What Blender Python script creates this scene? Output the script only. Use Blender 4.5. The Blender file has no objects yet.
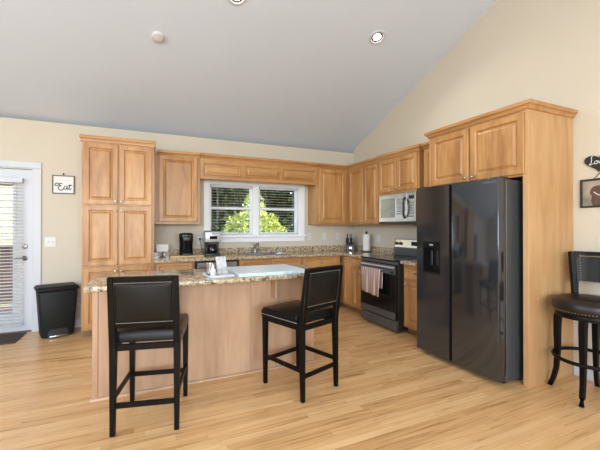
import bpy, bmesh, math, random
import numpy as np
from mathutils import Vector, Matrix

random.seed(7)
S = bpy.context.scene
COL = S.collection
R = math.radians

# ------------------------------------------------------------------ camera
cam_data = bpy.data.cameras.new('camera')
cam_data.sensor_width = 36.0
cam_data.lens = 36.0 * 345.98 / 600.0
cam_data.clip_start = 0.05
cam = bpy.data.objects.new('camera', cam_data)
cam.location = (-3.603, -5.486, 1.351)
cam.rotation_euler = (R(90.259), 0, R(-24.493))
COL.objects.link(cam)
S.camera = cam

# ------------------------------------------------------------------ world, sun, area lamps in added windows, exposure
world = bpy.data.worlds.new('world')
S.world = world
world.use_nodes = True
wn = world.node_tree.nodes
wl = world.node_tree.links
sky = wn.new('ShaderNodeTexSky')
sky.sky_type = 'NISHITA'
sky.sun_disc = False
sky.sun_elevation = R(48)
sky.sun_rotation = R(110)
wn['Background'].inputs['Strength'].default_value = 0.9
wl.new(sky.outputs['Color'], wn['Background'].inputs['Color'])

sun_d = bpy.data.lights.new('sun', 'SUN')
sun_d.energy = 2.8
sun_d.angle = R(1.0)
sun_d.color = (1.0, 0.95, 0.86)
sun = bpy.data.objects.new('sun', sun_d)
sun.rotation_euler = Vector((-0.62, 0.36, -0.72)).to_track_quat('-Z', 'Y').to_euler()
COL.objects.link(sun)


def area(name, loc, aim, sx, sy, power, color=(1, 1, 1)):
    d = bpy.data.lights.new(name, 'AREA')
    d.shape = 'RECTANGLE'
    d.size, d.size_y = sx, sy
    d.energy = power
    d.color = color
    o = bpy.data.objects.new(name, d)
    o.location = loc
    o.rotation_euler = Vector(aim).to_track_quat('-Z', 'Y').to_euler()
    COL.objects.link(o)
    return o


area('rear_fill_light', (-4.4, -9.42, 1.85), (0, 1, 0.14), 5.4, 1.7, 325, (0.90, 0.955, 1.0))  # added main fill lamp, out of view, in an invented rear window
area('gable_fill_light', (-7.92, -4.75, 2.42), (1, 0, 0.06), 3.4, 1.7, 120, (0.90, 0.955, 1.0))  # added side fill; its high left opening was made for the light

S.view_settings.view_transform = 'Standard'
S.view_settings.look = 'None'
S.view_settings.gamma = 1.0
S.view_settings.exposure = 0.30
S.view_settings.use_curve_mapping = False
S.cycles.use_denoising = True
S.cycles.max_bounces = 10
S.cycles.diffuse_bounces = 5
S.cycles.glossy_bounces = 4
S.cycles.transmission_bounces = 6
S.cycles.transparent_max_bounces = 12
S.cycles.caustics_reflective = False
S.cycles.caustics_refractive = False
S.cycles.sample_clamp_indirect = 4.0


# ------------------------------------------------------------------ materials
def new_mat(name):
    m = bpy.data.materials.new(name)
    m.use_nodes = True
    nt = m.node_tree
    return m, nt, nt.nodes, nt.links, nt.nodes['Principled BSDF']


def plain(name, col, rough=0.5, metal=0.0, var=0.04, scale=6.0, coat=0.0, bump=0.0, bscale=60.0, spec=0.5):
    m, nt, n, l, b = new_mat(name)
    tc = n.new('ShaderNodeTexCoord')
    no = n.new('ShaderNodeTexNoise')
    no.inputs['Scale'].default_value = scale
    no.inputs['Detail'].default_value = 3
    l.new(tc.outputs['Object'], no.inputs['Vector'])
    r = n.new('ShaderNodeValToRGB')
    r.color_ramp.elements[0].position = 0.3
    r.color_ramp.elements[1].position = 0.7
    r.color_ramp.elements[0].color = tuple(c * (1 - var) for c in col) + (1,)
    r.color_ramp.elements[1].color = tuple(min(1, c * (1 + var)) for c in col) + (1,)
    l.new(no.outputs['Fac'], r.inputs['Fac'])
    l.new(r.outputs['Color'], b.inputs['Base Color'])
    b.inputs['Roughness'].default_value = rough
    b.inputs['Metallic'].default_value = metal
    b.inputs['Coat Weight'].default_value = coat
    b.inputs['Specular IOR Level'].default_value = spec
    if bump:
        nb = n.new('ShaderNodeTexNoise')
        nb.inputs['Scale'].default_value = bscale
        nb.inputs['Detail'].default_value = 4
        l.new(tc.outputs['Object'], nb.inputs['Vector'])
        bp = n.new('ShaderNodeBump')
        bp.inputs['Strength'].default_value = bump
        bp.inputs['Distance'].default_value = 0.004
        l.new(nb.outputs['Fac'], bp.inputs['Height'])
        l.new(bp.outputs['Normal'], b.inputs['Normal'])
    return m


def wood(name, axis, dark, mid, light, rough=0.38, scale=1.0, spec=0.5):
    m, nt, n, l, b = new_mat(name)
    tc = n.new('ShaderNodeTexCoord')
    oi = n.new('ShaderNodeObjectInfo')
    off = n.new('ShaderNodeVectorMath')
    off.operation = 'SCALE'
    off.inputs[0].default_value = (13.0, 7.0, 17.0)
    l.new(oi.outputs['Random'], off.inputs['Scale'])
    add = n.new('ShaderNodeVectorMath')
    add.operation = 'ADD'
    l.new(tc.outputs['Object'], add.inputs[0])
    l.new(off.outputs['Vector'], add.inputs[1])
    mp = n.new('ShaderNodeMapping')
    sc = [6.0 * scale] * 3
    sc['XYZ'.index(axis)] = 0.8 * scale
    mp.inputs['Scale'].default_value = sc
    l.new(add.outputs['Vector'], mp.inputs['Vector'])
    n1 = n.new('ShaderNodeTexNoise')
    n1.inputs['Scale'].default_value = 1.3
    n1.inputs['Detail'].default_value = 5
    n1.inputs['Distortion'].default_value = 0.6
    l.new(mp.outputs['Vector'], n1.inputs['Vector'])
    n2 = n.new('ShaderNodeTexNoise')
    n2.inputs['Scale'].default_value = 9.0
    n2.inputs['Detail'].default_value = 6
    l.new(mp.outputs['Vector'], n2.inputs['Vector'])
    mx = n.new('ShaderNodeMath')
    mx.operation = 'MULTIPLY_ADD'
    mx.inputs[1].default_value = 0.3
    l.new(n2.outputs['Fac'], mx.inputs[0])
    sb = n.new('ShaderNodeMath')
    sb.operation = 'MULTIPLY_ADD'
    sb.inputs[1].default_value = 0.8
    sb.inputs[2].default_value = -0.08
    l.new(n1.outputs['Fac'], sb.inputs[0])
    l.new(sb.outputs[0], mx.inputs[2])
    r = n.new('ShaderNodeValToRGB')
    e = r.color_ramp.elements
    e[0].position, e[0].color = 0.31, dark + (1,)
    e[1].position, e[1].color = 0.72, light + (1,)
    k = e.new(0.5)
    k.color = mid + (1,)
    l.new(mx.outputs[0], r.inputs['Fac'])
    l.new(r.outputs['Color'], b.inputs['Base Color'])
    b.inputs['Roughness'].default_value = rough
    b.inputs['Specular IOR Level'].default_value = spec
    return m


def floor_mat():
    m, nt, n, l, b = new_mat('oak_strip_floor')
    tc = n.new('ShaderNodeTexCoord')
    sep = n.new('ShaderNodeSeparateXYZ')
    l.new(tc.outputs['Object'], sep.inputs[0])

    def mth(op, a, bb=None, c=None):
        q = n.new('ShaderNodeMath')
        q.operation = op
        for i, v in enumerate((a, bb, c)):
            if v is None:
                continue
            if isinstance(v, (int, float)):
                q.inputs[i].default_value = v
            else:
                l.new(v, q.inputs[i])
        return q.outputs[0]
    yr = mth('DIVIDE', sep.outputs['Y'], 0.062)
    row = mth('FLOOR', yr)
    fy = mth('FRACT', yr)
    wn1 = n.new('ShaderNodeTexWhiteNoise')
    wn1.noise_dimensions = '1D'
    l.new(row, wn1.inputs['W'])
    xs = mth('MULTIPLY_ADD', wn1.outputs['Value'], 5.3, sep.outputs['X'])
    xr = mth('DIVIDE', xs, 1.05)
    col = mth('FLOOR', xr)
    fx = mth('FRACT', xr)
    cmb = n.new('ShaderNodeCombineXYZ')
    l.new(row, cmb.inputs[0])
    l.new(col, cmb.inputs[1])
    wn2 = n.new('ShaderNodeTexWhiteNoise')
    wn2.noise_dimensions = '2D'
    l.new(cmb.outputs[0], wn2.inputs['Vector'])
    # grain, shifted per board
    sh = n.new('ShaderNodeVectorMath')
    sh.operation = 'SCALE'
    sh.inputs['Scale'].default_value = 9.0
    l.new(wn2.outputs['Color'], sh.inputs[0])
    ad = n.new('ShaderNodeVectorMath')
    l.new(tc.outputs['Object'], ad.inputs[0])
    l.new(sh.outputs['Vector'], ad.inputs[1])
    mp = n.new('ShaderNodeMapping')
    mp.inputs['Scale'].default_value = (1.1, 26.0, 1.0)
    l.new(ad.outputs['Vector'], mp.inputs['Vector'])
    g = n.new('ShaderNodeTexNoise')
    g.inputs['Scale'].default_value = 1.6
    g.inputs['Detail'].default_value = 7
    g.inputs['Distortion'].default_value = 1.0
    l.new(mp.outputs['Vector'], g.inputs['Vector'])
    f = mth('MULTIPLY_ADD', wn2.outputs['Value'], 0.42, mth('MULTIPLY_ADD', g.outputs['Fac'], 1.15, -0.31))
    r = n.new('ShaderNodeValToRGB')
    e = r.color_ramp.elements
    e[0].position, e[0].color = 0.05, (0.42, 0.215, 0.078, 1)
    e[1].position, e[1].color = 0.9, (0.79, 0.515, 0.26, 1)
    k = e.new(0.42)
    k.color = (0.65, 0.38, 0.165, 1)
    l.new(f, r.inputs['Fac'])
    # seams
    s1 = mth('LESS_THAN', fy, 0.035)
    s2 = mth('LESS_THAN', fx, 0.003)
    s = mth('MAXIMUM', s1, s2)
    mix = n.new('ShaderNodeMix')
    mix.data_type = 'RGBA'
    l.new(mth('MULTIPLY', s, 0.4), mix.inputs['Factor'])
    l.new(r.outputs['Color'], mix.inputs['A'])
    mix.inputs['B'].default_value = (0.16, 0.08, 0.03, 1)
    l.new(mix.outputs['Result'], b.inputs['Base Color'])
    rg = mth('MULTIPLY_ADD', g.outputs['Fac'], 0.14, 0.22)
    l.new(rg, b.inputs['Roughness'])
    return m


def granite_mat():
    m, nt, n, l, b = new_mat('speckled_granite')
    tc = n.new('ShaderNodeTexCoord')
    n1 = n.new('ShaderNodeTexNoise')
    n1.inputs['Scale'].default_value = 34
    n1.inputs['Detail'].default_value = 8
    n1.inputs['Roughness'].default_value = 0.75
    l.new(tc.outputs['Object'], n1.inputs['Vector'])
    r = n.new('ShaderNodeValToRGB')
    e = r.color_ramp.elements
    e[0].position, e[0].color = 0.34, (0.045, 0.028, 0.02, 1)
    e[1].position, e[1].color = 0.72, (0.70, 0.62, 0.48, 1)
    for p, c in ((0.43, (0.17, 0.11, 0.07, 1)), (0.495, (0.40, 0.31, 0.20, 1)), (0.58, (0.55, 0.46, 0.32, 1))):
        k = e.new(p)
        k.color = c
    l.new(n1.outputs['Fac'], r.inputs['Fac'])
    v = n.new('ShaderNodeTexVoronoi')
    v.inputs['Scale'].default_value = 60
    l.new(tc.outputs['Object'], v.inputs['Vector'])
    r2 = n.new('ShaderNodeValToRGB')
    r2.color_ramp.elements[0].position = 0.18
    r2.color_ramp.elements[0].color = (0.55, 0.5, 0.45, 1)
    r2.color_ramp.elements[1].position = 0.32
    r2.color_ramp.elements[1].color = (1, 1, 1, 1)
    l.new(v.outputs['Distance'], r2.inputs['Fac'])
    mix = n.new('ShaderNodeMix')
    mix.data_type = 'RGBA'
    mix.blend_type = 'MULTIPLY'
    mix.inputs['Factor'].default_value = 1.0
    l.new(r.outputs['Color'], mix.inputs['A'])
    l.new(r2.outputs['Color'], mix.inputs['B'])
    l.new(mix.outputs['Result'], b.inputs['Base Color'])
    b.inputs['Roughness'].default_value = 0.12
    return m


def leaf_mat(name, c0, c1):
    m, nt, n, l, b = new_mat(name)
    tc = n.new('ShaderNodeTexCoord')
    no = n.new('ShaderNodeTexNoise')
    no.inputs['Scale'].default_value = 5
    no.inputs['Detail'].default_value = 5
    l.new(tc.outputs['Object'], no.inputs['Vector'])
    r = n.new('ShaderNodeValToRGB')
    r.color_ramp.elements[0].position = 0.35
    r.color_ramp.elements[1].position = 0.65
    r.color_ramp.elements[0].color = c0 + (1,)
    r.color_ramp.elements[1].color = c1 + (1,)
    l.new(no.outputs['Fac'], r.inputs['Fac'])
    l.new(r.outputs['Color'], b.inputs['Base Color'])
    b.inputs['Roughness'].default_value = 0.7
    b.inputs['Specular IOR Level'].default_value = 0.1
    return m


def glass_mat():
    m, nt, n, l, b = new_mat('window_glass')
    n.remove(b)
    tr = n.new('ShaderNodeBsdfTransparent')
    gl = n.new('ShaderNodeBsdfGlossy')
    gl.inputs['Roughness'].default_value = 0.02
    fr = n.new('ShaderNodeFresnel')
    fr.inputs['IOR'].default_value = 1.35
    mx = n.new('ShaderNodeMixShader')
    l.new(fr.outputs[0], mx.inputs[0])
    l.new(tr.outputs[0], mx.inputs[1])
    l.new(gl.outputs[0], mx.inputs[2])
    l.new(mx.outputs[0], n['Material Output'].inputs['Surface'])
    return m


def emit_mat(name, col, strength):
    m, nt, n, l, b = new_mat(name)
    b.inputs['Base Color'].default_value = col + (1,)
    b.inputs['Emission Color'].default_value = col + (1,)
    b.inputs['Emission Strength'].default_value = strength
    return m


def brushed(name, col, rough=0.28, axis='Y', metal=1.0):
    m, nt, n, l, b = new_mat(name)
    tc = n.new('ShaderNodeTexCoord')
    mp = n.new('ShaderNodeMapping')
    s = [260.0] * 3
    s['XYZ'.index(axis)] = 2.0
    mp.inputs['Scale'].default_value = s
    l.new(tc.outputs['Object'], mp.inputs['Vector'])
    no = n.new('ShaderNodeTexNoise')
    no.inputs['Scale'].default_value = 1.0
    l.new(mp.outputs['Vector'], no.inputs['Vector'])
    ma = n.new('ShaderNodeMath')
    ma.operation = 'MULTIPLY_ADD'
    ma.inputs[1].default_value = 0.06
    ma.inputs[2].default_value = rough - 0.03
    l.new(no.outputs['Fac'], ma.inputs[0])
    l.new(ma.outputs[0], b.inputs['Roughness'])
    b.inputs['Base Color'].default_value = col + (1,)
    b.inputs['Metallic'].default_value = metal
    return m


def stripe_mat(name, c0, c1, axis, freq):
    m, nt, n, l, b = new_mat(name)
    tc = n.new('ShaderNodeTexCoord')
    w = n.new('ShaderNodeTexWave')
    w.bands_direction = axis
    w.inputs['Scale'].default_value = freq
    w.inputs['Distortion'].default_value = 0.4
    l.new(tc.outputs['Object'], w.inputs['Vector'])
    r = n.new('ShaderNodeValToRGB')
    r.color_ramp.elements[0].position = 0.3
    r.color_ramp.elements[1].position = 0.8
    r.color_ramp.elements[0].color = c0 + (1,)
    r.color_ramp.elements[1].color = c1 + (1,)
    l.new(w.outputs['Fac'], r.inputs['Fac'])
    l.new(r.outputs['Color'], b.inputs['Base Color'])
    b.inputs['Roughness'].default_value = 0.9
    return m


MD, MM, ML = (0.31, 0.14, 0.046), (0.44, 0.225, 0.080), (0.56, 0.32, 0.130)
M = {}
M['maple_z'] = wood('maple_vertical', 'Z', MD, MM, ML)
M['maple_x'] = wood('maple_horizontal', 'X', MD, MM, ML)
M['maple_panel'] = wood('maple_panel', 'Z', (0.43, 0.235, 0.10), (0.50, 0.295, 0.135), (0.57, 0.36, 0.18), 0.45)
M['island_wood'] = wood('island_maple', 'Z', (0.35, 0.205, 0.12), (0.44, 0.272, 0.168), (0.52, 0.345, 0.222), 0.4, 0.7)
M['board_wood'] = wood('cutting_board_wood', 'X', (0.40, 0.23, 0.09), (0.55, 0.34, 0.15), (0.62, 0.41, 0.2))
M['toe'] = plain('toe_kick', (0.20, 0.11, 0.05), 0.6)
M['espresso'] = wood('espresso_wood', 'Z', (0.0035, 0.0025, 0.002), (0.005, 0.0036, 0.003), (0.008, 0.006, 0.005), 0.38, spec=0.12)
M['leather'] = plain('black_leather', (0.006, 0.0055, 0.005), 0.27, spec=0.17, var=0.2, scale=9, bump=0.25, bscale=140)
M['brown_leather'] = plain('brown_black_leather', (0.014, 0.009, 0.008), 0.34, spec=0.35, var=0.2, scale=9, bump=0.25, bscale=140)
M['dark_leather_back'] = plain('olive_black_leather', (0.010, 0.0085, 0.007), 0.40, spec=0.16, var=0.15, scale=9, bump=0.2, bscale=140)
M['stitch'] = plain('grey_stitching', (0.22, 0.20, 0.18), 0.7)
M['brass'] = brushed('antique_nails', (0.45, 0.36, 0.24), 0.35)
M['wall'] = plain('beige_wall_paint', (0.56, 0.505, 0.412), 0.85, var=0.015, scale=2)
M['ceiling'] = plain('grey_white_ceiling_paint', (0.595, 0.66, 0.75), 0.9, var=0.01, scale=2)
M['white'] = plain('white_trim_paint', (0.53, 0.55, 0.59), 0.45, var=0.01)
M['white_lit'] = plain('white_trim_lit', (0.80, 0.81, 0.84), 0.4, var=0.01)  # lighter copy of the trim white, window brightness put into the colour
M['white_plastic'] = plain('white_plastic', (0.62, 0.615, 0.60), 0.4, var=0.01)
M['blind'] = plain('white_blind_slats', (0.78, 0.77, 0.75), 0.5, var=0.01)
M['floor'] = floor_mat()
M['granite'] = granite_mat()
M['nickel'] = brushed('satin_nickel', (0.42, 0.39, 0.35), 0.3)
M['steel'] = brushed('stainless_steel', (0.42, 0.44, 0.47), 0.24)
M['bright_steel'] = brushed('bright_stainless', (0.66, 0.67, 0.68), 0.18)
M['black_steel'] = brushed('black_stainless', (0.105, 0.114, 0.128), 0.11, 'Z', 0.85)
M['fridge_side'] = plain('painted_fridge_side', (0.045, 0.05, 0.053), 0.35)
M['slate_steel'] = brushed('slate_stainless', (0.105, 0.115, 0.13), 0.30, 'Y', 0.5)
M['black_gloss'] = plain('black_gloss', (0.006, 0.007, 0.008), 0.12, spec=0.3, var=0.1)
M['black_glass'] = plain('black_glass', (0.005, 0.0055, 0.006), 0.06, spec=0.3, var=0.1)
M['black_satin'] = plain('black_satin_plastic', (0.015, 0.015, 0.016), 0.4, var=0.1)
M['can'] = plain('charcoal_bin_plastic', (0.009, 0.0105, 0.011), 0.5, spec=0.22, var=0.08)
M['grey_plastic'] = plain('grey_plastic', (0.30, 0.30, 0.31), 0.4)
M['button_grey'] = plain('button_grey', (0.16, 0.165, 0.175), 0.4)
M['dark_nickel'] = brushed('dark_nickel', (0.20, 0.19, 0.18), 0.3)
M['mirror_grey'] = plain('reflective_window_mesh', (0.22, 0.235, 0.26), 0.16, metal=0.9, var=0.08)
M['glass'] = glass_mat()
M['silver_plastic'] = plain('silver_appliance_plastic', (0.46, 0.465, 0.475), 0.32, metal=0.35)
M['leaflet'] = plain('grey_printed_leaflet', (0.50, 0.51, 0.52), 0.7, var=0.3, scale=30)
M['paper'] = plain('white_paper', (0.72, 0.72, 0.72), 0.9, var=0.02)
M['sign_grey'] = plain('sign_script_grey', (0.22, 0.22, 0.22), 0.9)
M['sign_black'] = plain('sign_black', (0.012, 0.012, 0.012), 0.6)
M['sign_frame'] = wood('sign_frame_wood', 'X', (0.08, 0.055, 0.04), (0.13, 0.09, 0.065), (0.18, 0.13, 0.10), 0.6)
M['towel'] = stripe_mat('dusty_pink_towel', (0.30, 0.205, 0.175), (0.47, 0.35, 0.30), 'Y', 6.0)
M['box_blue'] = plain('pale_blue_print', (0.52, 0.70, 0.78), 0.5, var=0.22, scale=26)
M['box_white'] = plain('white_card', (0.60, 0.66, 0.72), 0.30, var=0.02)
M['mat_dark'] = plain('dark_brown_mat', (0.06, 0.043, 0.032), 0.95, var=0.25, scale=60)
M['deck'] = wood('deck_boards', 'X', (0.10, 0.055, 0.035), (0.15, 0.085, 0.055), (0.20, 0.12, 0.08), 0.7)
M['siding'] = plain('beige_siding', (0.72, 0.60, 0.36), 0.7)
M['grass'] = plain('lawn_grass', (0.10, 0.16, 0.03), 0.9, var=0.3, scale=4)
M['bark'] = plain('bark', (0.06, 0.045, 0.03), 0.9, var=0.2, scale=10)
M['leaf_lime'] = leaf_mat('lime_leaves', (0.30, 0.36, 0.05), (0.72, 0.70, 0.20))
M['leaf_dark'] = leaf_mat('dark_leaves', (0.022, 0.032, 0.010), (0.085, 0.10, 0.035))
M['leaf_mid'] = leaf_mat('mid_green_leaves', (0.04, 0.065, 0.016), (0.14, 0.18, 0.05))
M['lamp_glow'] = emit_mat('lamp_lens_glow', (1.0, 0.96, 0.9), 14.0)
M['photo_ground'] = leaf_mat('photo_backdrop', (0.16, 0.17, 0.12), (0.50, 0.38, 0.33))
M['photo_brown'] = plain('photo_brown_fur', (0.085, 0.045, 0.03), 0.5, var=0.3, scale=60)


# ------------------------------------------------------------------ mesh helpers
class MB:
    def __init__(self):
        self.bm = bmesh.new()

    def poly(self, verts, faces):
        vs = [self.bm.verts.new(v) for v in verts]
        for f in faces:
            try:
                self.bm.faces.new([vs[i] for i in f])
            except ValueError:
                pass
        return vs

    def box(self, x0, x1, y0, y1, z0, z1, bev=0.0, seg=1):
        if x0 > x1: x0, x1 = x1, x0
        if y0 > y1: y0, y1 = y1, y0
        if z0 > z1: z0, z1 = z1, z0
        t = bmesh.new()
        vs = [t.verts.new(v) for v in ((x0, y0, z0), (x1, y0, z0), (x1, y1, z0), (x0, y1, z0), (x0, y0, z1), (x1, y0, z1), (x1, y1, z1), (x0, y1, z1))]
        for f in ((3, 2, 1, 0), (4, 5, 6, 7), (0, 1, 5, 4), (1, 2, 6, 5), (2, 3, 7, 6), (3, 0, 4, 7)):
            t.faces.new([vs[i] for i in f])
        if bev > 0:
            bmesh.ops.bevel(t, geom=list(t.edges), offset=bev, segments=seg, affect='EDGES', profile=0.5)
        self.merge(t)
        return self

    def merge(self, t, mat=None):
        if mat is not None:
            bmesh.ops.transform(t, matrix=mat, verts=list(t.verts))
        me = bpy.data.meshes.new('tmp')
        t.to_mesh(me)
        t.free()
        self.bm.from_mesh(me)
        bpy.data.meshes.remove(me)

    def prism(self, pts, lo, hi, axis='x', bev=0.0):
        """polygon pts in the two other axes (y,z | x,z | x,y) pushed along axis"""
        def mk(a, b, c):
            return {'x': (c, a, b), 'y': (a, c, b), 'z': (a, b, c)}[axis]
        n = len(pts)
        t = bmesh.new()
        vs = [t.verts.new(mk(a, b, lo)) for a, b in pts] + [t.verts.new(mk(a, b, hi)) for a, b in pts]
        t.faces.new(vs[:n][::-1])
        t.faces.new(vs[n:])
        for i in range(n):
            j = (i + 1) % n
            t.faces.new((vs[i], vs[j], vs[n + j], vs[n + i]))
        bmesh.ops.recalc_face_normals(t, faces=list(t.faces))
        if bev > 0:
            bmesh.ops.bevel(t, geom=list(t.edges), offset=bev, segments=1, affect='EDGES', profile=0.5)
        self.merge(t)
        return self

    def lathe(self, prof, c=(0, 0, 0), seg=24, axis='z', cap=True):
        cx, cy, cz = c
        rings = []
        for r, z in prof:
            ring = []
            for i in range(seg):
                a = 2 * math.pi * i / seg
                p = (r * math.cos(a), r * math.sin(a), z)
                if axis == 'y':
                    p = (p[0], p[2], p[1])
                elif axis == 'x':
                    p = (p[2], p[0], p[1])
                ring.append(self.bm.verts.new((p[0] + cx, p[1] + cy, p[2] + cz)))
            rings.append(ring)
        fs = []
        for a, b in zip(rings, rings[1:]):
            for i in range(seg):
                j = (i + 1) % seg
                fs.append(self.bm.faces.new((a[i], a[j], b[j], b[i])))
        if cap:
            fs.append(self.bm.faces.new(rings[0][::-1]))
            fs.append(self.bm.faces.new(rings[-1]))
        bmesh.ops.recalc_face_normals(self.bm, faces=fs)
        return self

    def tube(self, path, r, seg=10, closed=False, square=False):
        P = [Vector(p) for p in path]
        n = len(P)
        rad = r if isinstance(r, (list, tuple)) else [r] * n
        rings = []
        up = Vector((0, 0, 1))
        for i in range(n):
            if closed:
                t = (P[(i + 1) % n] - P[i - 1]).normalized()
            else:
                t = (P[min(i + 1, n - 1)] - P[max(i - 1, 0)]).normalized()
            u = up if abs(t.dot(up)) < 0.95 else Vector((1, 0, 0))
            a = t.cross(u).normalized()
            b = a.cross(t).normalized()
            ring = []
            for k in range(seg):
                an = 2 * math.pi * (k + (0.5 if square else 0)) / seg
                ring.append(self.bm.verts.new(P[i] + (a * math.cos(an) + b * math.sin(an)) * rad[i]))
            rings.append(ring)
        fs = []
        m = n if closed else n - 1
        for i in range(m):
            A, B = rings[i], rings[(i + 1) % n]
            for k in range(seg):
                j = (k + 1) % seg
                fs.append(self.bm.faces.new((A[k], A[j], B[j], B[k])))
        if not closed:
            fs.append(self.bm.faces.new(rings[0][::-1]))
            fs.append(self.bm.faces.new(rings[-1]))
        bmesh.ops.recalc_face_normals(self.bm, faces=fs)
        return self

    def bar(self, p0, p1, w, d, w1=None, d1=None, side=(1, 0, 0)):
        """square bar from p0 to p1, w along side, d across; tapers to w1,d1"""
        p0, p1 = Vector(p0), Vector(p1)
        w1 = w if w1 is None else w1
        d1 = d if d1 is None else d1
        t = (p1 - p0).normalized()
        s = Vector(side)
        s = (s - t * s.dot(t)).normalized()
        q = t.cross(s).normalized()
        v = []
        for p, a, b in ((p0, w, d), (p1, w1, d1)):
            for i, j in ((-1, -1), (1, -1), (1, 1), (-1, 1)):
                v.append(p + s * (i * a / 2) + q * (j * b / 2))
        bt = bmesh.new()
        vs = [bt.verts.new(x) for x in v]
        for f in ((3, 2, 1, 0), (4, 5, 6, 7), (0, 1, 5, 4), (1, 2, 6, 5), (2, 3, 7, 6), (3, 0, 4, 7)):
            bt.faces.new([vs[i] for i in f])
        bmesh.ops.recalc_face_normals(bt, faces=list(bt.faces))
        bmesh.ops.bevel(bt, geom=list(bt.edges), offset=0.003, segments=1, affect='EDGES', profile=0.5)
        self.merge(bt)
        return self

    def molding(self, path, prof):
        """closed profile (out,z) swept along plan path; out is to the right of travel, mitred corners"""
        P = [Vector((p[0], p[1])) for p in path]
        n = len(P)
        rings = []
        for i in range(n):
            ds = []
            if i > 0: ds.append((P[i] - P[i - 1]).normalized())
            if i < n - 1: ds.append((P[i + 1] - P[i]).normalized())
            ns = [Vector((d.y, -d.x)) for d in ds]
            if len(ns) == 1:
                mvec = ns[0]
            else:
                mvec = (ns[0] + ns[1])
                mvec = mvec / max(1e-6, mvec.dot(ns[0]))
            rings.append([self.bm.verts.new((P[i].x + mvec.x * o, P[i].y + mvec.y * o, z)) for o, z in prof])
        fs = []
        k = len(prof)
        for A, B in zip(rings, rings[1:]):
            for i in range(k):
                j = (i + 1) % k
                fs.append(self.bm.faces.new((A[i], A[j], B[j], B[i])))
        fs.append(self.bm.faces.new(rings[0][::-1]))
        fs.append(self.bm.faces.new(rings[-1]))
        bmesh.ops.recalc_face_normals(self.bm, faces=fs)
        return self

    def raised_panel(self, x0, x1, z0, z1, yb, t=0.02, st=0.058, raised=True):
        """cabinet door in the xz plane, back at yb, front towards -y"""
        f = yb - t
        lev = [(0.0, yb), (0.0, f + 0.004), (0.004, f), (st - 0.004, f), (st, f + 0.004), (st + 0.005, f + 0.015)]
        if raised:
            lev += [(st + 0.014, f + 0.015), (st + 0.036, f + 0.002)]
        rings = []
        for o, y in lev:
            rings.append([self.bm.verts.new(p) for p in ((x0 + o, y, z0 + o), (x1 - o, y, z0 + o), (x1 - o, y, z1 - o), (x0 + o, y, z1 - o))])
        fs = []
        for A, B in zip(rings, rings[1:]):
            for i in range(4):
                j = (i + 1) % 4
                fs.append(self.bm.faces.new((A[i], A[j], B[j], B[i])))
        fs.append(self.bm.faces.new(rings[-1]))
        fs.append(self.bm.faces.new(rings[0][::-1]))
        bmesh.ops.recalc_face_normals(self.bm, faces=fs)
        return self

    def cushion(self, x0, x1, y0, y1, z0, z1, bulge=0.02, r=0.02, n=10, bottom=True):
        """soft pad: thickness in z, domed top"""
        t = bmesh.new()
        top = {}
        for i in range(n + 1):
            for j in range(n + 1):
                u, v = -1 + 2 * i / n, -1 + 2 * j / n
                u2, v2 = math.sin(u * math.pi / 2), math.sin(v * math.pi / 2)
                e = max(abs(u), abs(v))
                z = z1 + bulge * (1 - abs(u2) ** 2.2) * (1 - abs(v2) ** 2.2)
                if e == 1: z = z1 - r
                x = (x0 + x1) / 2 + u2 * (x1 - x0) / 2
                y = (y0 + y1) / 2 + v2 * (y1 - y0) / 2
                top[i, j] = t.verts.new((x, y, z))
        for i in range(n):
            for j in range(n):
                t.faces.new((top[i, j], top[i + 1, j], top[i + 1, j + 1], top[i, j + 1]))
        loop = [(i, 0) for i in range(n)] + [(n, j) for j in range(n)] + [(i, n) for i in range(n, 0, -1)] + [(0, j) for j in range(n, 0, -1)]
        low = [t.verts.new((top[k].co.x, top[k].co.y, z0)) for k in loop]
        m = len(loop)
        for a in range(m):
            b = (a + 1) % m
            t.faces.new((top[loop[a]], low[a], low[b], top[loop[b]]))
        t.faces.new(low)
        bmesh.ops.recalc_face_normals(t, faces=list(t.faces))
        return t

    def build(self, name, mat, parent=None, smooth=35):
        me = bpy.data.meshes.new(name)
        self.bm.to_mesh(me)
        self.bm.free()
        me.materials.append(M[mat] if isinstance(mat, str) else mat)
        if smooth and len(me.polygons):
            me.shade_smooth()
            me.set_sharp_from_angle(angle=R(smooth))
        o = bpy.data.objects.new(name, me)
        COL.objects.link(o)
        if parent is not None:
            o.parent = parent
        return o


def tag(o, label, cat, group=None):
    o['label'] = label
    o['category'] = cat
    if group:
        o['group'] = group
    return o


def thing(name, label, cat, loc=(0, 0, 0), rz=0.0, group=None):
    o = bpy.data.objects.new(name, None)
    o.empty_display_size = 0.1
    COL.objects.link(o)
    o.location = loc
    o.rotation_euler = (0, 0, R(rz))
    return tag(o, label, cat, group)


def struct(o):
    o['kind'] = 'structure'
    return o


def bx(name, mat, parent, x0, x1, y0, y1, z0, z1, bev=0.0, seg=1):
    return MB().box(x0, x1, y0, y1, z0, z1, bev, seg).build(name, mat, parent)


def copy_thing(root, loc, rz, label, group=None):
    r = root.copy()
    COL.objects.link(r)
    r.location = loc
    r.rotation_euler = (0, 0, R(rz))
    r['label'] = label
    if group:
        r['group'] = group
    for ch in list(root.children):
        c = ch.copy()
        COL.objects.link(c)
        c.parent = r
        for g in ch.children:
            d = g.copy()
            COL.objects.link(d)
            d.parent = c
    return r


# ------------------------------------------------------------------ room shell
XL, YR = -8.0, -9.5
HC, SL = 2.779, 0.382
YM = -4.75
HR = HC - SL * YM

struct(bx('floor', 'floor', None, XL, 0, YR, 0, -0.06, 0))
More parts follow.
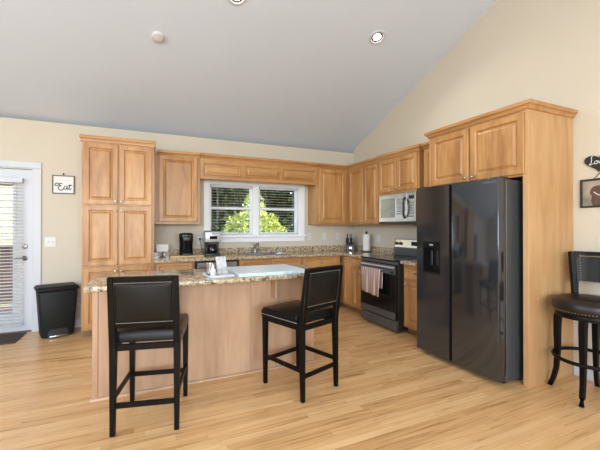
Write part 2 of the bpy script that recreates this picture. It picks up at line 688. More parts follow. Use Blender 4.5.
# sloped ceilings
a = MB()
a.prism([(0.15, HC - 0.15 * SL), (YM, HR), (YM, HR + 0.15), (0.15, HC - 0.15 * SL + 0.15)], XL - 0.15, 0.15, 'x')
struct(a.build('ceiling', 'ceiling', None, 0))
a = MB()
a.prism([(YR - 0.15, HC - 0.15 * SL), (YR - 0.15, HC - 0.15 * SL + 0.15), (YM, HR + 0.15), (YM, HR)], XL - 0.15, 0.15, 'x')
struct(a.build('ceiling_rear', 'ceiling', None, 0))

WX0, WX1, WZ0, WZ1 = -2.655, -1.115, 1.205, 2.03        # sink window opening
DX0, DX1, DZ1 = -5.83, -4.885, 2.10                      # patio door opening
wall = MB()
TH = 0.15
for x0, x1, z0, z1 in ((XL - .15, DX0, -.06, HC), (DX0, DX1, DZ1, HC), (DX1, WX0, -.06, HC), (WX0, WX1, -.06, WZ0), (WX0, WX1, WZ1, HC), (WX1, 0.15, -.06, HC)):
    wall.box(x0, x1, 0, TH, z0, z1 - (0.0 if z1 < HC else 0.0575))
struct(wall.build('wall_back', 'wall', None, 0))
gable = [(0, -.06), (0, HC), (YM, HR), (YR, HC), (YR, -.06)]
struct(MB().prism(gable, 0, 0.15, 'x').build('wall_right', 'wall', None, 0))
w = MB()
w.prism([(0, 1.5), (0, HC), (-2.0, HC + 2.0 * SL), (-2.0, 1.5)], XL - .15, XL, 'x')
w.prism([(-6.6, 1.5), (-6.6, HC + 2.9 * SL), (YR, HC), (YR, 1.5)], XL - .15, XL, 'x')
w.prism([(-2.0, 3.35), (-2.0, HC + 2.0 * SL), (YM, HR), (-6.6, HC + 2.9 * SL), (-6.6, 3.35)], XL - .15, XL, 'x')
w.box(XL - .15, XL, YR, 0, -.06, 1.5)
struct(w.build('wall_left', 'wall', None, 0))
w = MB()
for x0, x1, z0, z1 in ((XL - .15, -7.15, -.06, HC), (-7.15, -1.6, -.06, .35), (-7.15, -1.6, 2.72, HC), (-1.6, .15, -.06, HC)):
    w.box(x0, x1, YR - .15, YR, z0, z1 - (0.0 if z1 < HC else 0.0575))
struct(w.build('wall_rear', 'wall', None, 0))
# frames of two added, unseen windows that hold the fill lamps
w = MB()
for x in (-7.15, -5.32, -3.49, -1.66):
    w.box(x, x + .06, YR - .12, YR - .04, .35, 2.72)
w.box(-7.09, -1.66, YR - .12, YR - .04, .35, .42).box(-7.09, -1.66, YR - .12, YR - .04, 2.65, 2.72)
struct(w.build('added_window_4', 'white', None, 0))
w = MB()
for y in (-6.6, -5.08, -3.56, -2.06):
    w.box(XL - .12, XL - .04, y, y + .06, 1.5, 3.35)
w.box(XL - .12, XL - .04, -6.54, -2.06, 1.5, 1.57).box(XL - .12, XL - .04, -6.54, -2.06, 3.28, 3.35)
struct(w.build('added_window_3', 'white', None, 0))

# baseboards
def baseboard(name, path):
    m = MB().molding(path, [(0.0, 0.0), (0.014, 0.0), (0.014, 0.085), (0.008, 0.105), (0.0, 0.11)])
    return struct(m.build(name, 'white', None))


baseboard('baseboard_back', [(-4.79, -0.0), (-4.275, -0.0)])
baseboard('baseboard_left', [(XL, -0.0), (-5.93, -0.0)])
baseboard('baseboard_right', [(-0.0, -3.64), (-0.0, YR)])

# ------------------------------------------------------------------ sink window
cas = MB()
for x0, x1, z0, z1 in ((-2.742, -2.655, 1.2, 2.03), (-1.115, -1.022, 1.2, 2.03), (-2.742, -1.022, 2.03, 2.105)):
    cas.box(x0, x1, -0.02, 0, z0, z1, 0.004)
cas.box(-2.76, -1.005, -0.05, 0.0, 1.178, 1.205, 0.004)     # stool
cas.box(-2.742, -1.022, -0.018, 0.0, 1.10, 1.178, 0.004)    # apron
# jamb lining
cas.box(WX0, WX0 + .012, 0, .11, WZ0, WZ1).box(WX1 - .012, WX1, 0, .11, WZ0, WZ1)
cas.box(WX0 + .012, WX1 - .012, 0, .11, WZ1 - .012, WZ1).box(WX0 + .012, WX1 - .012, 0, .11, WZ0, WZ0 + .012)
struct(cas.build('trim_2', 'white_lit', None))


def sash_window(name, x0, x1):
    z0, z1, zm = WZ0 + .012, WZ1 - .012, 1.645
    f = MB()
    f.box(x0, x0 + .035, .085, .125, z0, z1).box(x1 - .035, x1, .085, .125, z0, z1)
    f.box(x0 + .035, x1 - .035, .085, .125, z0, z0 + .035).box(x0 + .035, x1 - .035, .085, .125, z1 - .03, z1)
    f.box(x0 + .035, x1 - .035, .08, .125, zm - .02, zm + .02)
    o = struct(f.build(name, 'white_lit', None, 0))
    bx('glass_pane', 'glass', o, x0 + .03, x1 - .03, .103, .107, z0 + .03, zm - .015)
    bx('glass_pane', 'glass', o, x0 + .03, x1 - .03, .103, .107, zm + .015, z1 - .025)
    return o


sash_window('window_1', -2.643, -1.945)
sash_window('window_2', -1.835, -1.127)
struct(bx('trim_3', 'white_lit', None, -1.945, -1.835, 0.045, 0.125, WZ0 + .012, WZ1 - .012, 0.003))


def blind(name, label, x0, x1, y, z0, z1, pitch, group, slat=0.05, wand=True, tilt=0.0, head=0.045):
    t = thing(name, label, 'blind', ((x0 + x1) / 2, y, z0), 0, group)
    w2, h = (x1 - x0) / 2, z1 - z0
    bx('headrail', 'white', t, -w2, w2, -.028, .028, h - head, h, 0.003)
    bx('bottom_rail', 'white', t, -w2, w2, -slat / 2, slat / 2, 0, .016, 0.003)
    m = MB()
    z = 0.016 + pitch
    while z < h - head - 0.01:
        c, s_ = math.cos(tilt) * slat / 2, math.sin(tilt) * slat / 2
        m.prism([(-c, z - s_), (0, z + .002), (c, z + s_), (c, z + s_ + .0012), (0, z + .0032), (-c, z - s_ + .0012)], -w2, w2, 'x')
        z += pitch
    m.build('slats', 'blind', t, 0)
    for fx in (-.72, .72):
        MB().tube([(w2 * fx, -slat / 2 - .002, .01), (w2 * fx, -slat / 2 - .002, h - head)], .0012, 5).build('ladder_cord', 'white', t)
    if wand:
        MB().tube([(-w2 + .11, -slat / 2 - .012, h - .05), (-w2 + .112, -slat / 2 - .012, h - .62)], .0035, 6).build('tilt_wand', 'white', t)
    return t


blind('window_blind', 'white horizontal blind in left half of the sink window', -2.632, -1.955, .045, WZ0 + .016, WZ1 - .014, .044, 'blinds of the sink window', wand=True)
blind('window_blind', 'white horizontal blind in right half of the sink window', -1.825, -1.135, .045, WZ0 + .016, WZ1 - .014, .044, 'blinds of the sink window', wand=False)

# ------------------------------------------------------------------ glazed patio door
cas = MB()
for x0, x1, z0, z1 in ((-5.93, -5.83, 0, 2.10), (-4.885, -4.795, 0, 2.10), (-5.93, -4.795, 2.10, 2.18)):
    cas.box(x0, x1, -0.02, 0, z0, z1, 0.005)
cas.box(DX0, DX0 + .015, 0, .14, 0, DZ1).box(DX1 - .012, DX1, 0, .14, 0, DZ1).box(DX0 + .015, DX1 - .012, 0, .14, DZ1 - .012, DZ1)
struct(cas.build('trim_1', 'white', None))
gx0, gx1, gz0, gz1 = -5.66, -5.085, .24, 1.90
dr = MB()
dx0, dx1 = DX0 + .018, DX1 - .016
for x0, x1, z0, z1 in ((dx0, gx0, .02, 2.08), (gx1, dx1, .02, 2.08), (gx0, gx1, .02, gz0), (gx0, gx1, gz1, 2.08)):
    dr.box(x0, x1, .015, .06, z0, z1)
dr.box(gx0 - .025, gx0 + .01, .006, .07, gz0 - .025, gz1 + .025).box(gx1 - .01, gx1 + .025, .006, .07, gz0 - .025, gz1 + .025)
dr.box(gx0, gx1, .006, .07, gz0 - .025, gz0 + .01).box(gx0, gx1, .006, .07, gz1 - .01, gz1 + .025)
door1 = struct(dr.build('door_1', 'white', None, 0))
bx('glass_pane', 'glass', door1, gx0, gx1, .035, .042, gz0, gz1)
dk = MB()
dk.lathe([(.030, 0), (.030, -.008), (.024, -.014), (.012, -.016), (.012, -.022)], (-4.972, .014, 1.096), 20, 'y')
dk.build('deadbolt', 'dark_nickel', door1)
dk = MB()
dk.lathe([(.032, 0), (.032, -.006), (.014, -.012), (.012, -.045), (.006, -.05)], (-4.972, .014, .945), 20, 'y')
dk.tube([(-4.972, -.03, .945), (-5.01, -.034, .948), (-5.06, -.034, .943), (-5.085, -.03, .940)], [.011, .010, .009, .007], 8)
dk.build('lever_handle', 'dark_nickel', door1)
struct(bx('threshold', 'deck', None, DX0 + .016, DX1 - .013, 0.0, .14, 0.0, .018))
blind('door_blind', 'white horizontal blind covering the glazed patio door', -5.78, -4.985, -.030, .105, 1.965, .041, None, slat=0.048, wand=False, tilt=R(10), head=0.06)

# ------------------------------------------------------------------ outdoors
struct(bx('lawn', 'grass', None, -40, 30, .16, 60, -.62, -.6))
struct(bx('porch_deck', 'deck', None, -9, -4.2, .16, 2.2, -.12, -.06))
struct(bx('porch_beam', 'deck', None, -9, -4.2, 1.95, 2.1, 2.06, 2.4))
pr = thing('porch_railing', 'brown wooden porch railing seen through the patio door', 'railing', (-6.6, 2.05, -.06))
bx('top_rail', 'deck', pr, -2.4, 2.4, -.05, .05, 1.04, 1.09, .004)
bx('bottom_rail', 'deck', pr, -2.4, 2.4, -.02, .02, .08, .14)
for k in range(34):
    x = -2.36 + k * .143
    bx('baluster', 'deck', pr, x, x + .135, -.012, .012, .14, 1.04)
for x in (-2.4, 2.31):
    bx('post', 'deck', pr, x, x + .09, -.045, .045, 0, 1.04)
hs = thing('neighbouring_shed', 'pale yellow sided outbuilding beyond the porch railing', 'shed', (-8.2, 4.6, -.6))
m = MB()
for k in range(23):
    m.prism([(0, k * .15), (-.02, k * .15), (-.005, k * .15 + .15), (0, k * .15 + .15)], -2.4, 2.4, 'x')
m.box(-2.4, 2.4, 0, 2.4, 0, 3.45)
m.build('wall', 'siding', hs, 0)
MB().prism([(-.3, 3.45), (2.7, 3.45), (1.2, 4.3)], -2.6, 2.6, 'x').build('roof', 'deck', hs, 0)


def tree(name, label, loc, blobs, nleaf, size, mat, trunk_h, group, seed):
    rng = np.random.default_rng(seed)
    t = thing(name, label, 'shrub' if 'shrub' in name else 'tree', loc, 0, group)
    MB().tube([(0, 0, 0), (.03, .02, trunk_h * .5), (0, 0, trunk_h)], [.11, .08, .04], 8).build('trunk', 'bark', t)
    V, F = [], []
    vol = np.array([b[3] * b[4] * b[5] for b in blobs])
    cnt = (vol / vol.sum() * nleaf).astype(int)
    for (bx_, by_, bz_, rx_, ry_, rz_), c in zip(blobs, cnt):
        d = rng.normal(size=(c, 3))
        d /= np.linalg.norm(d, axis=1)[:, None]
        rr = rng.uniform(.45, 1.08, c) ** .6
        ctr = np.array([bx_, by_, bz_]) + d * rr[:, None] * np.array([rx_, ry_, rz_])
        u = rng.normal(size=(c, 3)); u /= np.linalg.norm(u, axis=1)[:, None]
        w_ = rng.normal(size=(c, 3)); v = np.cross(u, w_); v /= np.linalg.norm(v, axis=1)[:, None]
        s = size * rng.uniform(.6, 1.3, c)[:, None]
        base = len(V)
        q = np.stack([ctr - u * s, ctr + v * s * .5, ctr + u * s, ctr - v * s * .5], 1).reshape(-1, 3)
        V.extend(map(tuple, q))
        F.extend([(base + 4 * i, base + 4 * i + 1, base + 4 * i + 2, base + 4 * i + 3) for i in range(c)])
    me = bpy.data.meshes.new('foliage')
    me.from_pydata(V, [], F)
    me.materials.append(M[mat])
    o = bpy.data.objects.new('foliage', me)
    COL.objects.link(o)
    o.parent = t
    return t


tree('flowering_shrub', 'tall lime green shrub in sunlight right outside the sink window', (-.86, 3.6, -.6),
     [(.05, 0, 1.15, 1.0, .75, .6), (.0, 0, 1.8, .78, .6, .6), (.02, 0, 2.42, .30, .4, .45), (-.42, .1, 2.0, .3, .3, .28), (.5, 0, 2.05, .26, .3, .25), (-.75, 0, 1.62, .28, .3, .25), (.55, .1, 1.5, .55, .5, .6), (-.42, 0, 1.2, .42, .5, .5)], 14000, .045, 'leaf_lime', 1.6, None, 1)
G = 'trees outside the sink window'
k = 0
dl = ['leftmost dark tree of the near row beyond the window', 'dark tree left of the lime shrub beyond the window', 'dark tree directly behind the lime shrub', 'dark tree right of the lime shrub beyond the window',
      'second dark tree right of the lime shrub beyond the window', 'leftmost tree of the far row beyond the window', 'second tree from the left in the far row', 'middle tree of the far row beyond the window',
      'second tree from the right in the far row', 'rightmost tree of the far row beyond the window']
for row, (yy, x0_, dx_) in enumerate(((7.6, -3.25, 2.45), (11.2, -3.2, 2.7))):
    for i_ in range(5):
        f_ = 1.0 + .18 * row
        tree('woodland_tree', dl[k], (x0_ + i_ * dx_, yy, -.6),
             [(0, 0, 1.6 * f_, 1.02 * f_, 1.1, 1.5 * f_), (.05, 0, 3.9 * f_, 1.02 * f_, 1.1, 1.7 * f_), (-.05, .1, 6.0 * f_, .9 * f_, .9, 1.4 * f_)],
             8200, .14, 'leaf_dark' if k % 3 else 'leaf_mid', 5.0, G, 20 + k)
        k += 1

# ------------------------------------------------------------------ cabinets
def knob_at(parent, x, y, z):
    MB().lathe([(.007, 0), (.006, -.012), (.014, -.018), (.016, -.024), (.012, -.030), (.004, -.032)], (x, y, z), 14, 'y').build('knob', 'nickel', parent)


def crown_prof(z0, z1, out=0.045):
    h = z1 - z0
    return [(0, z0), (.012, z0), (.016, z0 + h * .18), (out * .62, z0 + h * .42), (out - .004, z0 + h * .5), (out, z0 + h * .58), (out, z1 - .004), (out - .004, z1), (0, z1)]


def cabinet(name, label, cat, loc, rz, w, d, z0, z1, fronts, crown=None, crown_path=None, toe=False, group=None, body='maple_z', crown_out=.045):
    t = thing(name, label, cat, loc, rz, group)
    b = MB()
    if toe:
        b.prism([(-.004, 0), (-d + .075, 0), (-d + .075, .09), (-d, .09), (-d, z1), (-.004, z1)], 0, w, 'x')
    else:
        b.box(0, w, -d, -.004, z0, z1, .0015)
    b.build('body', body, t, 0)
    if toe:
        bx('toe_kick', 'toe', t, .002, w - .002, -d + .068, -d + .074, .002, .088)
    for f in fronts:
        kind, x0, x1, a, c, kn = f
        if kind == 'door':
            o = MB().raised_panel(x0, x1, a, c, -d - .0006).build('door', 'maple_z', t, 25)
        elif kind == 'drawer':
            o = MB().raised_panel(x0, x1, a, c, -d - .0006, st=.03, raised=False).build('drawer', 'maple_x', t, 25)
        if kn:
            knob_at(o, kn[0], -d - .0206, kn[1])
    if crown:
        MB().molding(crown_path, crown_prof(crown[0], crown[1], crown_out)).build('crown_molding', 'maple_x', t, 25)
    return t


# tall pantry
W = .806
cabinet('pantry_cabinet', 'tall maple pantry cabinet with six raised-panel doors left of the counter', 'cabinet', (-4.27, 0, 0), 0, W, .60, 0, 2.40,
        [('door', .022, .388, 1.625, 2.368, (.360, 1.665)), ('door', .402, .778, 1.625, 2.368, (.430, 1.665)),
         ('door', .022, .388, .872, 1.605, (.360, 1.55)), ('door', .402, .778, .872, 1.605, (.430, 1.55)),
         ('door', .022, .388, .115, .852, (.360, .80)), ('door', .402, .778, .115, .852, (.430, .80))],
        crown=(2.385, 2.46), crown_path=[(0, -.004), (0, -.60), (W, -.60), (W, -.004)], toe=True, crown_out=.024)

# back wall uppers
UB, UT, UC = 1.384, 2.36, 2.415
cabinet('wall_cabinet', 'single-door maple wall cabinet between the pantry and the sink window', 'cabinet', (-3.42, 0, 0), 0, .575, .31, UB, UT,
        [('door', .025, .540, UB + .035, 2.345, (.515, UB + .07))], crown=(UT - .02, UC), crown_path=[(.0, -.31), (.574, -.31)])
fl = bx('filler_strip', 'maple_z', None, -3.462, -3.421, -.31, -.004, UB, UT)
tag(fl, 'narrow maple filler strip closing the gap beside the pantry', 'trim strip')

# valance over the window
vt = thing('window_valance', 'maple valance with three recessed panels over the sink window', 'valance', (-2.844, 0, 0))
VW = 1.888
bx('board', 'maple_x', vt, 0, VW, -.328, -.31, 2.045, 2.36)
v = MB()
xs = [0, .05, .60, .68, 1.235, 1.285, 1.855, VW]
for i in (0, 2, 4, 6):
    v.box(xs[i], xs[i + 1], -.340, -.3285, 2.045, 2.34, .002)
for i in (1, 3, 5):
    v.box(xs[i], xs[i + 1], -.340, -.3285, 2.045, 2.10, .002).box(xs[i], xs[i + 1], -.340, -.3285, 2.27, 2.34, .002)
v.build('frame', 'maple_x', vt, 0)
for i in (1, 3, 5):
    p_ = MB().raised_panel(xs[i] + .004, xs[i + 1] - .004, 2.104, 2.266, -.3285, t=.012, st=.006).build('panel', 'maple_x', vt, 25)
MB().molding([(0, -.33), (VW, -.33)], crown_prof(UT - .02, UC)).build('crown_molding', 'maple_x', vt, 25)

cabinet('wall_cabinet', 'single-door maple wall cabinet right of the sink window', 'cabinet', (-.952, 0, 0), 0, .632, .31, UB, UT,
        [('door', .055, .572, UB + .025, 2.325, (.085, UB + .06))], crown=(UT - .02, UC), crown_path=[(0, -.31), (.59, -.31)])

# right wall uppers (local x runs from the corner towards the viewer)
cabinet('wall_cabinet', 'two-door maple corner wall cabinet left of the microwave', 'cabinet', (0, -.004, 0), -90, 1.19, .31, UB, UT,
        [('door', .352, .765, UB + .02, 2.325, (.735, UB + .06)), ('door', .785, 1.165, UB + .02, 2.325, (.815, UB + .06))],
        crown=(UT - .02, UC), crown_path=[(.31, -.31), (1.19, -.31)])
cabinet('microwave_cabinet', 'short two-door maple wall cabinet above the microwave', 'cabinet', (0, -1.198, 0), -90, .852, .34, 1.815, UT,
        [('door', .03, .42, 1.85, 2.325, (.395, 1.885)), ('door', .432, .825, 1.85, 2.325, (.457, 1.885))],
        crown=(UT - .02, UC), crown_path=[(.0, -.34), (.852, -.34), (.852, -.02)])
cabinet('wall_cabinet', 'narrow maple wall cabinet mostly hidden between microwave and refrigerator', 'cabinet', (0, -2.098, 0), -90, .378, .31, UB, UT,
        [('door', .03, .35, UB + .02, 2.325, (.06, UB + .06))], crown=(UT - .02, UC), crown_path=[(0, -.31), (.378, -.31)])

# refrigerator surround
FW = 1.101
fc = thing('refrigerator_cabinet', 'maple surround with two overhead doors and tall side panel around the refrigerator', 'cabinet', (0, -2.534, 0), -90)
bx('body', 'maple_z', fc, .022, FW - .046, -.648, -.004, 1.782, 2.36)
bx('side_panel', 'maple_panel', fc, 0, .0215, -.65, -.004, 0, 2.36, .001)
bx('side_panel', 'maple_panel', fc, FW - .0455, FW, -.65, -.004, 0, 2.36, .001)
for x0, x1, kx in ((.045, .528, .498), (.548, 1.075, .578)):
    o = MB().raised_panel(x0, x1, 1.80, 2.325, -.6506).build('door', 'maple_z', fc, 25)
    knob_at(o, kx, -.6706, 1.835)
MB().molding([(0, -.004), (0, -.65), (FW, -.65), (FW, -.004)], crown_prof(2.345, 2.413, .040)).build('crown_molding', 'maple_x', fc, 25)

# base cabinets, back wall
BT = .884
cabinet('base_cabinet', 'maple base cabinet with drawer beside the pantry', 'cabinet', (-3.46, 0, 0), 0, .505, .59, 0, BT,
        [('drawer', .03, .475, .71, .86, (.25, .785)), ('door', .03, .475, .12, .69, (.44, .64))], toe=True)
cabinet('sink_base_cabinet', 'maple base cabinet with false drawers under the sink', 'cabinet', (-2.338, 0, 0), 0, .99, .59, 0, BT,
        [('drawer', .03, .48, .71, .86, None), ('drawer', .50, .96, .71, .86, None), ('door', .03, .48, .12, .69, (.45, .64)), ('door', .50, .96, .12, .69, (.53, .64))], toe=True)
cabinet('base_cabinet', 'maple base cabinet with drawer between sink base and corner', 'cabinet', (-1.344, 0, 0), 0, .69, .59, 0, BT,
        [('drawer', .03, .62, .71, .86, (.325, .785)), ('door', .03, .62, .12, .69, (.06, .64))], toe=True)
# right wall
cabinet('base_cabinet', 'maple corner base cabinet with one tall narrow door', 'cabinet', (0, -.004, 0), -90, .87, .59, 0, BT,
        [('door', .615, .855, .12, .865, (.64, .82))], toe=True)
cabinet('base_cabinet', 'maple base cabinet with small drawer immediately left of the range', 'cabinet', (0, -.876, 0), -90, .388, .59, 0, BT,
        [('drawer', .02, .365, .71, .865, (.19, .787)), ('door', .02, .365, .12, .69, (.05, .64))], toe=True)
cabinet('base_cabinet', 'maple base cabinet with drawer between the range and the refrigerator', 'cabinet', (0, -2.043, 0), -90, .488, .59, 0, BT,
        [('drawer', .03, .45, .70, .865, (.24, .785)), ('door', .03, .45, .12, .68, (.06, .63))], toe=True)

# dishwasher
dw = thing('dishwasher', 'black dishwasher with steel panel left of the sink', 'dishwasher', (-2.951, 0, 0))
bx('body', 'black_satin', dw, .003, .603, -.58, -.01, .10, .878)
bx('door', 'black_steel', dw, .006, .600, -.615, -.581, .115, .872, .004)
bx('control_panel', 'steel', dw, .03, .576, -.618, -.6155, .785, .852, .002)
MB().tube([(.06, -.655, .76), (.546, -.655, .76)], .010, 10).build('handle', 'steel', dw)
m = MB()
for x in (.08, .526):
    m.tube([(x, -.655, .76), (x, -.612, .76)], .008, 8)
m.build('handle_bracket', 'steel', dw)
bx('toe_panel', 'black_satin', dw, .006, .600, -.52, -.51, .004, .10)

# ------------------------------------------------------------------ worktops
CT0, CT1 = .8845, .923
ct = MB()
y0 = -.647
sx0, sx1, sy0, sy1 = -2.22, -1.52, -.52, -.13
for x0, x1, a, c in ((-3.46, sx0, y0, -.003), (sx1, -.647, y0, -.003), (sx0, sx1, y0, sy0), (sx0, sx1, sy1, -.003)):
    ct.box(x0, x1, a, c, CT0, CT1)
ct.box(-.647, -.003, -1.264, -.003, CT0, CT1)
ctop = thing('kitchen_worktop', 'long L-shaped speckled granite worktop along the back wall', 'countertop', (0, 0, 0))
ct.build('slab', 'granite', ctop, 0)
bs = MB()
bs.box(-3.46, -.0225, -.022, -.003, CT1 + .0005, 1.012, .002).box(-.022, -.003, -1.264, -.0035, CT1 + .0005, 1.012, .002)
bs.build('backsplash', 'granite', ctop, 0)
ct2 = thing('kitchen_worktop', 'short speckled granite worktop between the range and the refrigerator', 'countertop', (0, 0, 0))
bx('slab', 'granite', ct2, -.647, -.003, -2.53, -2.043, CT0, CT1)
bx('backsplash', 'granite', ct2, -.022, -.003, -2.53, -2.043, CT1 + .0005, 1.012, .002)

sk = thing('kitchen_sink', 'stainless steel sink set into the granite under the window', 'sink', (-1.87, -.325, CT1))
s_ = MB()
hw, hd, dp = .348, .193, .19
s_.box(-hw - .022, hw + .022, -hd - .022, -hd + .004, .0008, .006, .002).box(-hw - .022, hw + .022, hd - .004, hd + .022, .0008, .006, .002)
s_.box(-hw - .022, -hw + .004, -hd, hd, .0008, .006, .002).box(hw - .004, hw + .022, -hd, hd, .0008, .006, .002)
s_.build('rim', 'steel', sk)
s_ = MB()
s_.box(-hw, hw, -hd, -hd + .004, -.03, .001).box(-hw, hw, hd - .004, hd, -.03, .001).box(-hw, -hw + .004, -hd, hd, -.03, .001).box(hw - .004, hw, -hd, hd, -.03, .001)
s_.box(-hw, hw, -hd, hd, -.034, -.03)
s_.build('basin', 'steel', sk)
fa = thing('kitchen_faucet', 'chrome single-lever faucet behind the sink', 'faucet', (-1.94, -.085, CT1 + .0005))
MB().lathe([(.032, 0), (.032, .008), (.024, .014), (.021, .09), (.024, .10), (.022, .125), (.008, .13)], (0, 0, 0), 18).build('body', 'nickel', fa)
MB().tube([(0, 0, .075), (0, -.05, .135), (0, -.11, .16), (0, -.165, .15), (0, -.185, .12)], [.016, .015, .014, .014, .015], 12).build('spout', 'nickel', fa)
MB().tube([(0, .0, .128), (-.02, .01, .142), (-.07, .02, .155)], [.009, .008, .006], 10).build('lever', 'nickel', fa)

# ------------------------------------------------------------------ range
rg = thing('range', 'black and steel freestanding electric range on the right wall', 'range', (0, -1.269, 0), -90)
RW = .768
b = MB()
b.box(0.002, RW - .002, -.668, -.03, .035, .905, .002)
b.build('body', 'black_satin', rg, 0)
bx('cooktop', 'black_glass', rg, 0, RW, -.715, -.10, .9055, .922, .004)
m = MB()
for x, y, r_ in ((.2, -.52, .095), (.57, -.52, .115), (.2, -.25, .075), (.57, -.25, .075)):
    m.lathe([(r_, .9223), (r_ + .004, .9223)], (x, y, 0), 32, cap=False)
m.build('burner_rings', 'grey_plastic', rg)
bgd = MB()
bgd.prism([(-.10, .9225), (-.105, 1.03), (-.085, 1.165), (-.03, 1.165), (-.03, .9225)], 0, RW, 'x', .004)
bgd = bgd.build('backguard', 'slate_steel', rg, 25)
cp = MB()
cp.prism([(-.1058, 1.045), (-.1035, 1.045), (-.0855, 1.158), (-.0885, 1.158)], .02, RW - .02, 'x')
cp = cp.build('control_panel', 'bright_steel', rg, 0)
for x in (.055, .15, RW - .15, RW - .055):
    MB().lathe([(.024, 0), (.023, -.006), (.020, -.024), (.017, -.028)], (x, -.097, 1.10), 20, 'y').build('knob', 'black_satin', rg)
bx('display', 'black_glass', rg, .37, .50, -.101, -.098, 1.075, 1.135)
bx('front_trim', 'slate_steel', rg, .004, RW - .004, -.70, -.6685, .868, .903, .003)
od = bx('oven_door', 'black_gloss', rg, .004, RW - .004, -.715, -.669, .17, .862, .004)
bx('door_window', 'black_glass', od, .10, RW - .10, -.7165, -.7155, .33, .70, .0004)
bx('lower_band', 'slate_steel', od, .008, RW - .008, -.718, -.7155, .172, .262, .001)
bx('upper_band', 'slate_steel', od, .008, RW - .008, -.718, -.7155, .74, .858, .001)
bx('trim_strip', 'silver_plastic', od, .02, RW - .02, -.722, -.7185, .818, .838, .001)
h = MB()
h.box(.03, RW - .03, -.785, -.765, .762, .786, .006, 2)
h = h.build('handle', 'slate_steel', od)
m = MB()
for x in (.05, RW - .05):
    m.box(x - .014, x + .014, -.766, -.7185, .764, .784, .003)
m.build('handle_bracket', 'black_satin', od)
bx('storage_drawer', 'slate_steel', rg, .004, RW - .004, -.712, -.669, .04, .158, .004)
for x in (.05, RW - .05):
    for y in (-.62, -.10):
        MB().lathe([(.018, 0), (.018, .034)], (x, y, .001), 12).build('foot', 'black_satin', rg)

# towel on the oven handle
tw = MB()
NX, NZ = 22, 16
x0, x1 = .128, .565
prof = []
for k in range(NZ + 1):
    prof.append((-.793, .788 - (.788 - .462) * (1 - k / NZ)))
prof += [(-.7905, .7905), (-.775, .793), (-.7595, .7905)]
for k in range(9):
    prof.append((-.757, .788 - .25 * k / 8))
grid = []
for i in range(NX + 1):
    u = i / NX
    row = []
    for j, (y, z) in enumerate(prof):
        fall = max(0, .788 - z) / .33
        wave = (math.sin(u * 17) * .008 + math.sin(u * 31 + 1) * .004 - .006) * min(1, fall * 1.6)
        front = j <= NZ
        yy = y + (wave - .004 * min(1, fall * 4) if front else -.0 * wave + 0.006 * min(1, fall * 3))
        xx = x0 + (x1 - x0) * u + (u - .5) * -.05 * fall
        zz = z - (0.03 * u * fall if front else 0)
        row.append(tw.bm.verts.new((xx, yy, zz)))
    grid.append(row)
for i in range(NX):
    for j in range(len(prof) - 1):
        tw.bm.faces.new((grid[i][j], grid[i + 1][j], grid[i + 1][j + 1], grid[i][j + 1]))
tw = tw.build('dish_towel', stripe_mat('dusty_pink_towel_weave', (0.30, 0.205, 0.175), (0.47, 0.35, 0.30), 'X', 6.0), None)
tw.location = (0, -1.269, 0)
tw.rotation_euler = (0, 0, R(-90))
sm = tw.modifiers.new('solid', 'SOLIDIFY')
sm.thickness = .004
sm.offset = 0
tag(tw, 'dusty pink striped towel folded over the oven door handle', 'towel')

# ------------------------------------------------------------------ microwave
mw = thing('microwave', 'stainless over-the-range microwave with curved black handle', 'microwave', (0, -1.270, 1.388), -90)
MH = .424
bx('body', 'black_satin', mw, .0, RW, -.36, -.01, 0, MH, .003)
dr_ = bx('door', 'steel', mw, .004, .60, -.389, -.3605, .03, MH - .003, .004)
bx('door_window', 'mirror_grey', dr_, .05, .36, -.392, -.3895, .09, MH - .06, .001)
m = MB()
for ix in range(4):
    for iz in range(7):
        m.box(.405 + ix * .036, .405 + ix * .036 + .026, -.3905, -.3893, .13 + iz * .032, .13 + iz * .032 + .018)
m.build('button_bank', 'button_grey', dr_, 0)
pts = []
for k in range(13):
    a_ = -1 + 2 * k / 12
    pts.append((.585 + .03 * (1 - a_ * a_) - .02, -.392 - .042 * (1 - a_ ** 4), .215 + .135 * a_))
MB().tube(pts, .015, 10).build('handle', 'black_satin', dr_)
cpn = bx('control_panel', 'steel', mw, .604, RW - .004, -.389, -.3605, .03, MH - .003, .004)
bx('display', 'black_glass', cpn, .64, .74, -.3905, -.3892, .33, .375)
m = MB()
for ix in range(3):
    for iz in range(6):
        m.box(.64 + ix * .036, .64 + ix * .036 + .024, -.3905, -.3892, .09 + iz * .036, .09 + iz * .036 + .02)
m.build('button_bank', 'button_grey', cpn, 0)
bx('vent_grille', 'black_satin', mw, .004, RW - .004, -.383, -.3605, .001, .027, .002)

# ------------------------------------------------------------------ refrigerator
fr = thing('refrigerator', 'large black stainless side-by-side refrigerator with ice dispenser', 'refrigerator', (0, -2.594, 0), -90)
FWd = .949
bx('body', 'fridge_side', fr, .008, FWd - .008, -.79, -.03, .03, 1.755, .006)
bx('base_grille', 'black_satin', fr, .02, FWd - .02, -.80, -.791, .012, .05)
SPL = .446
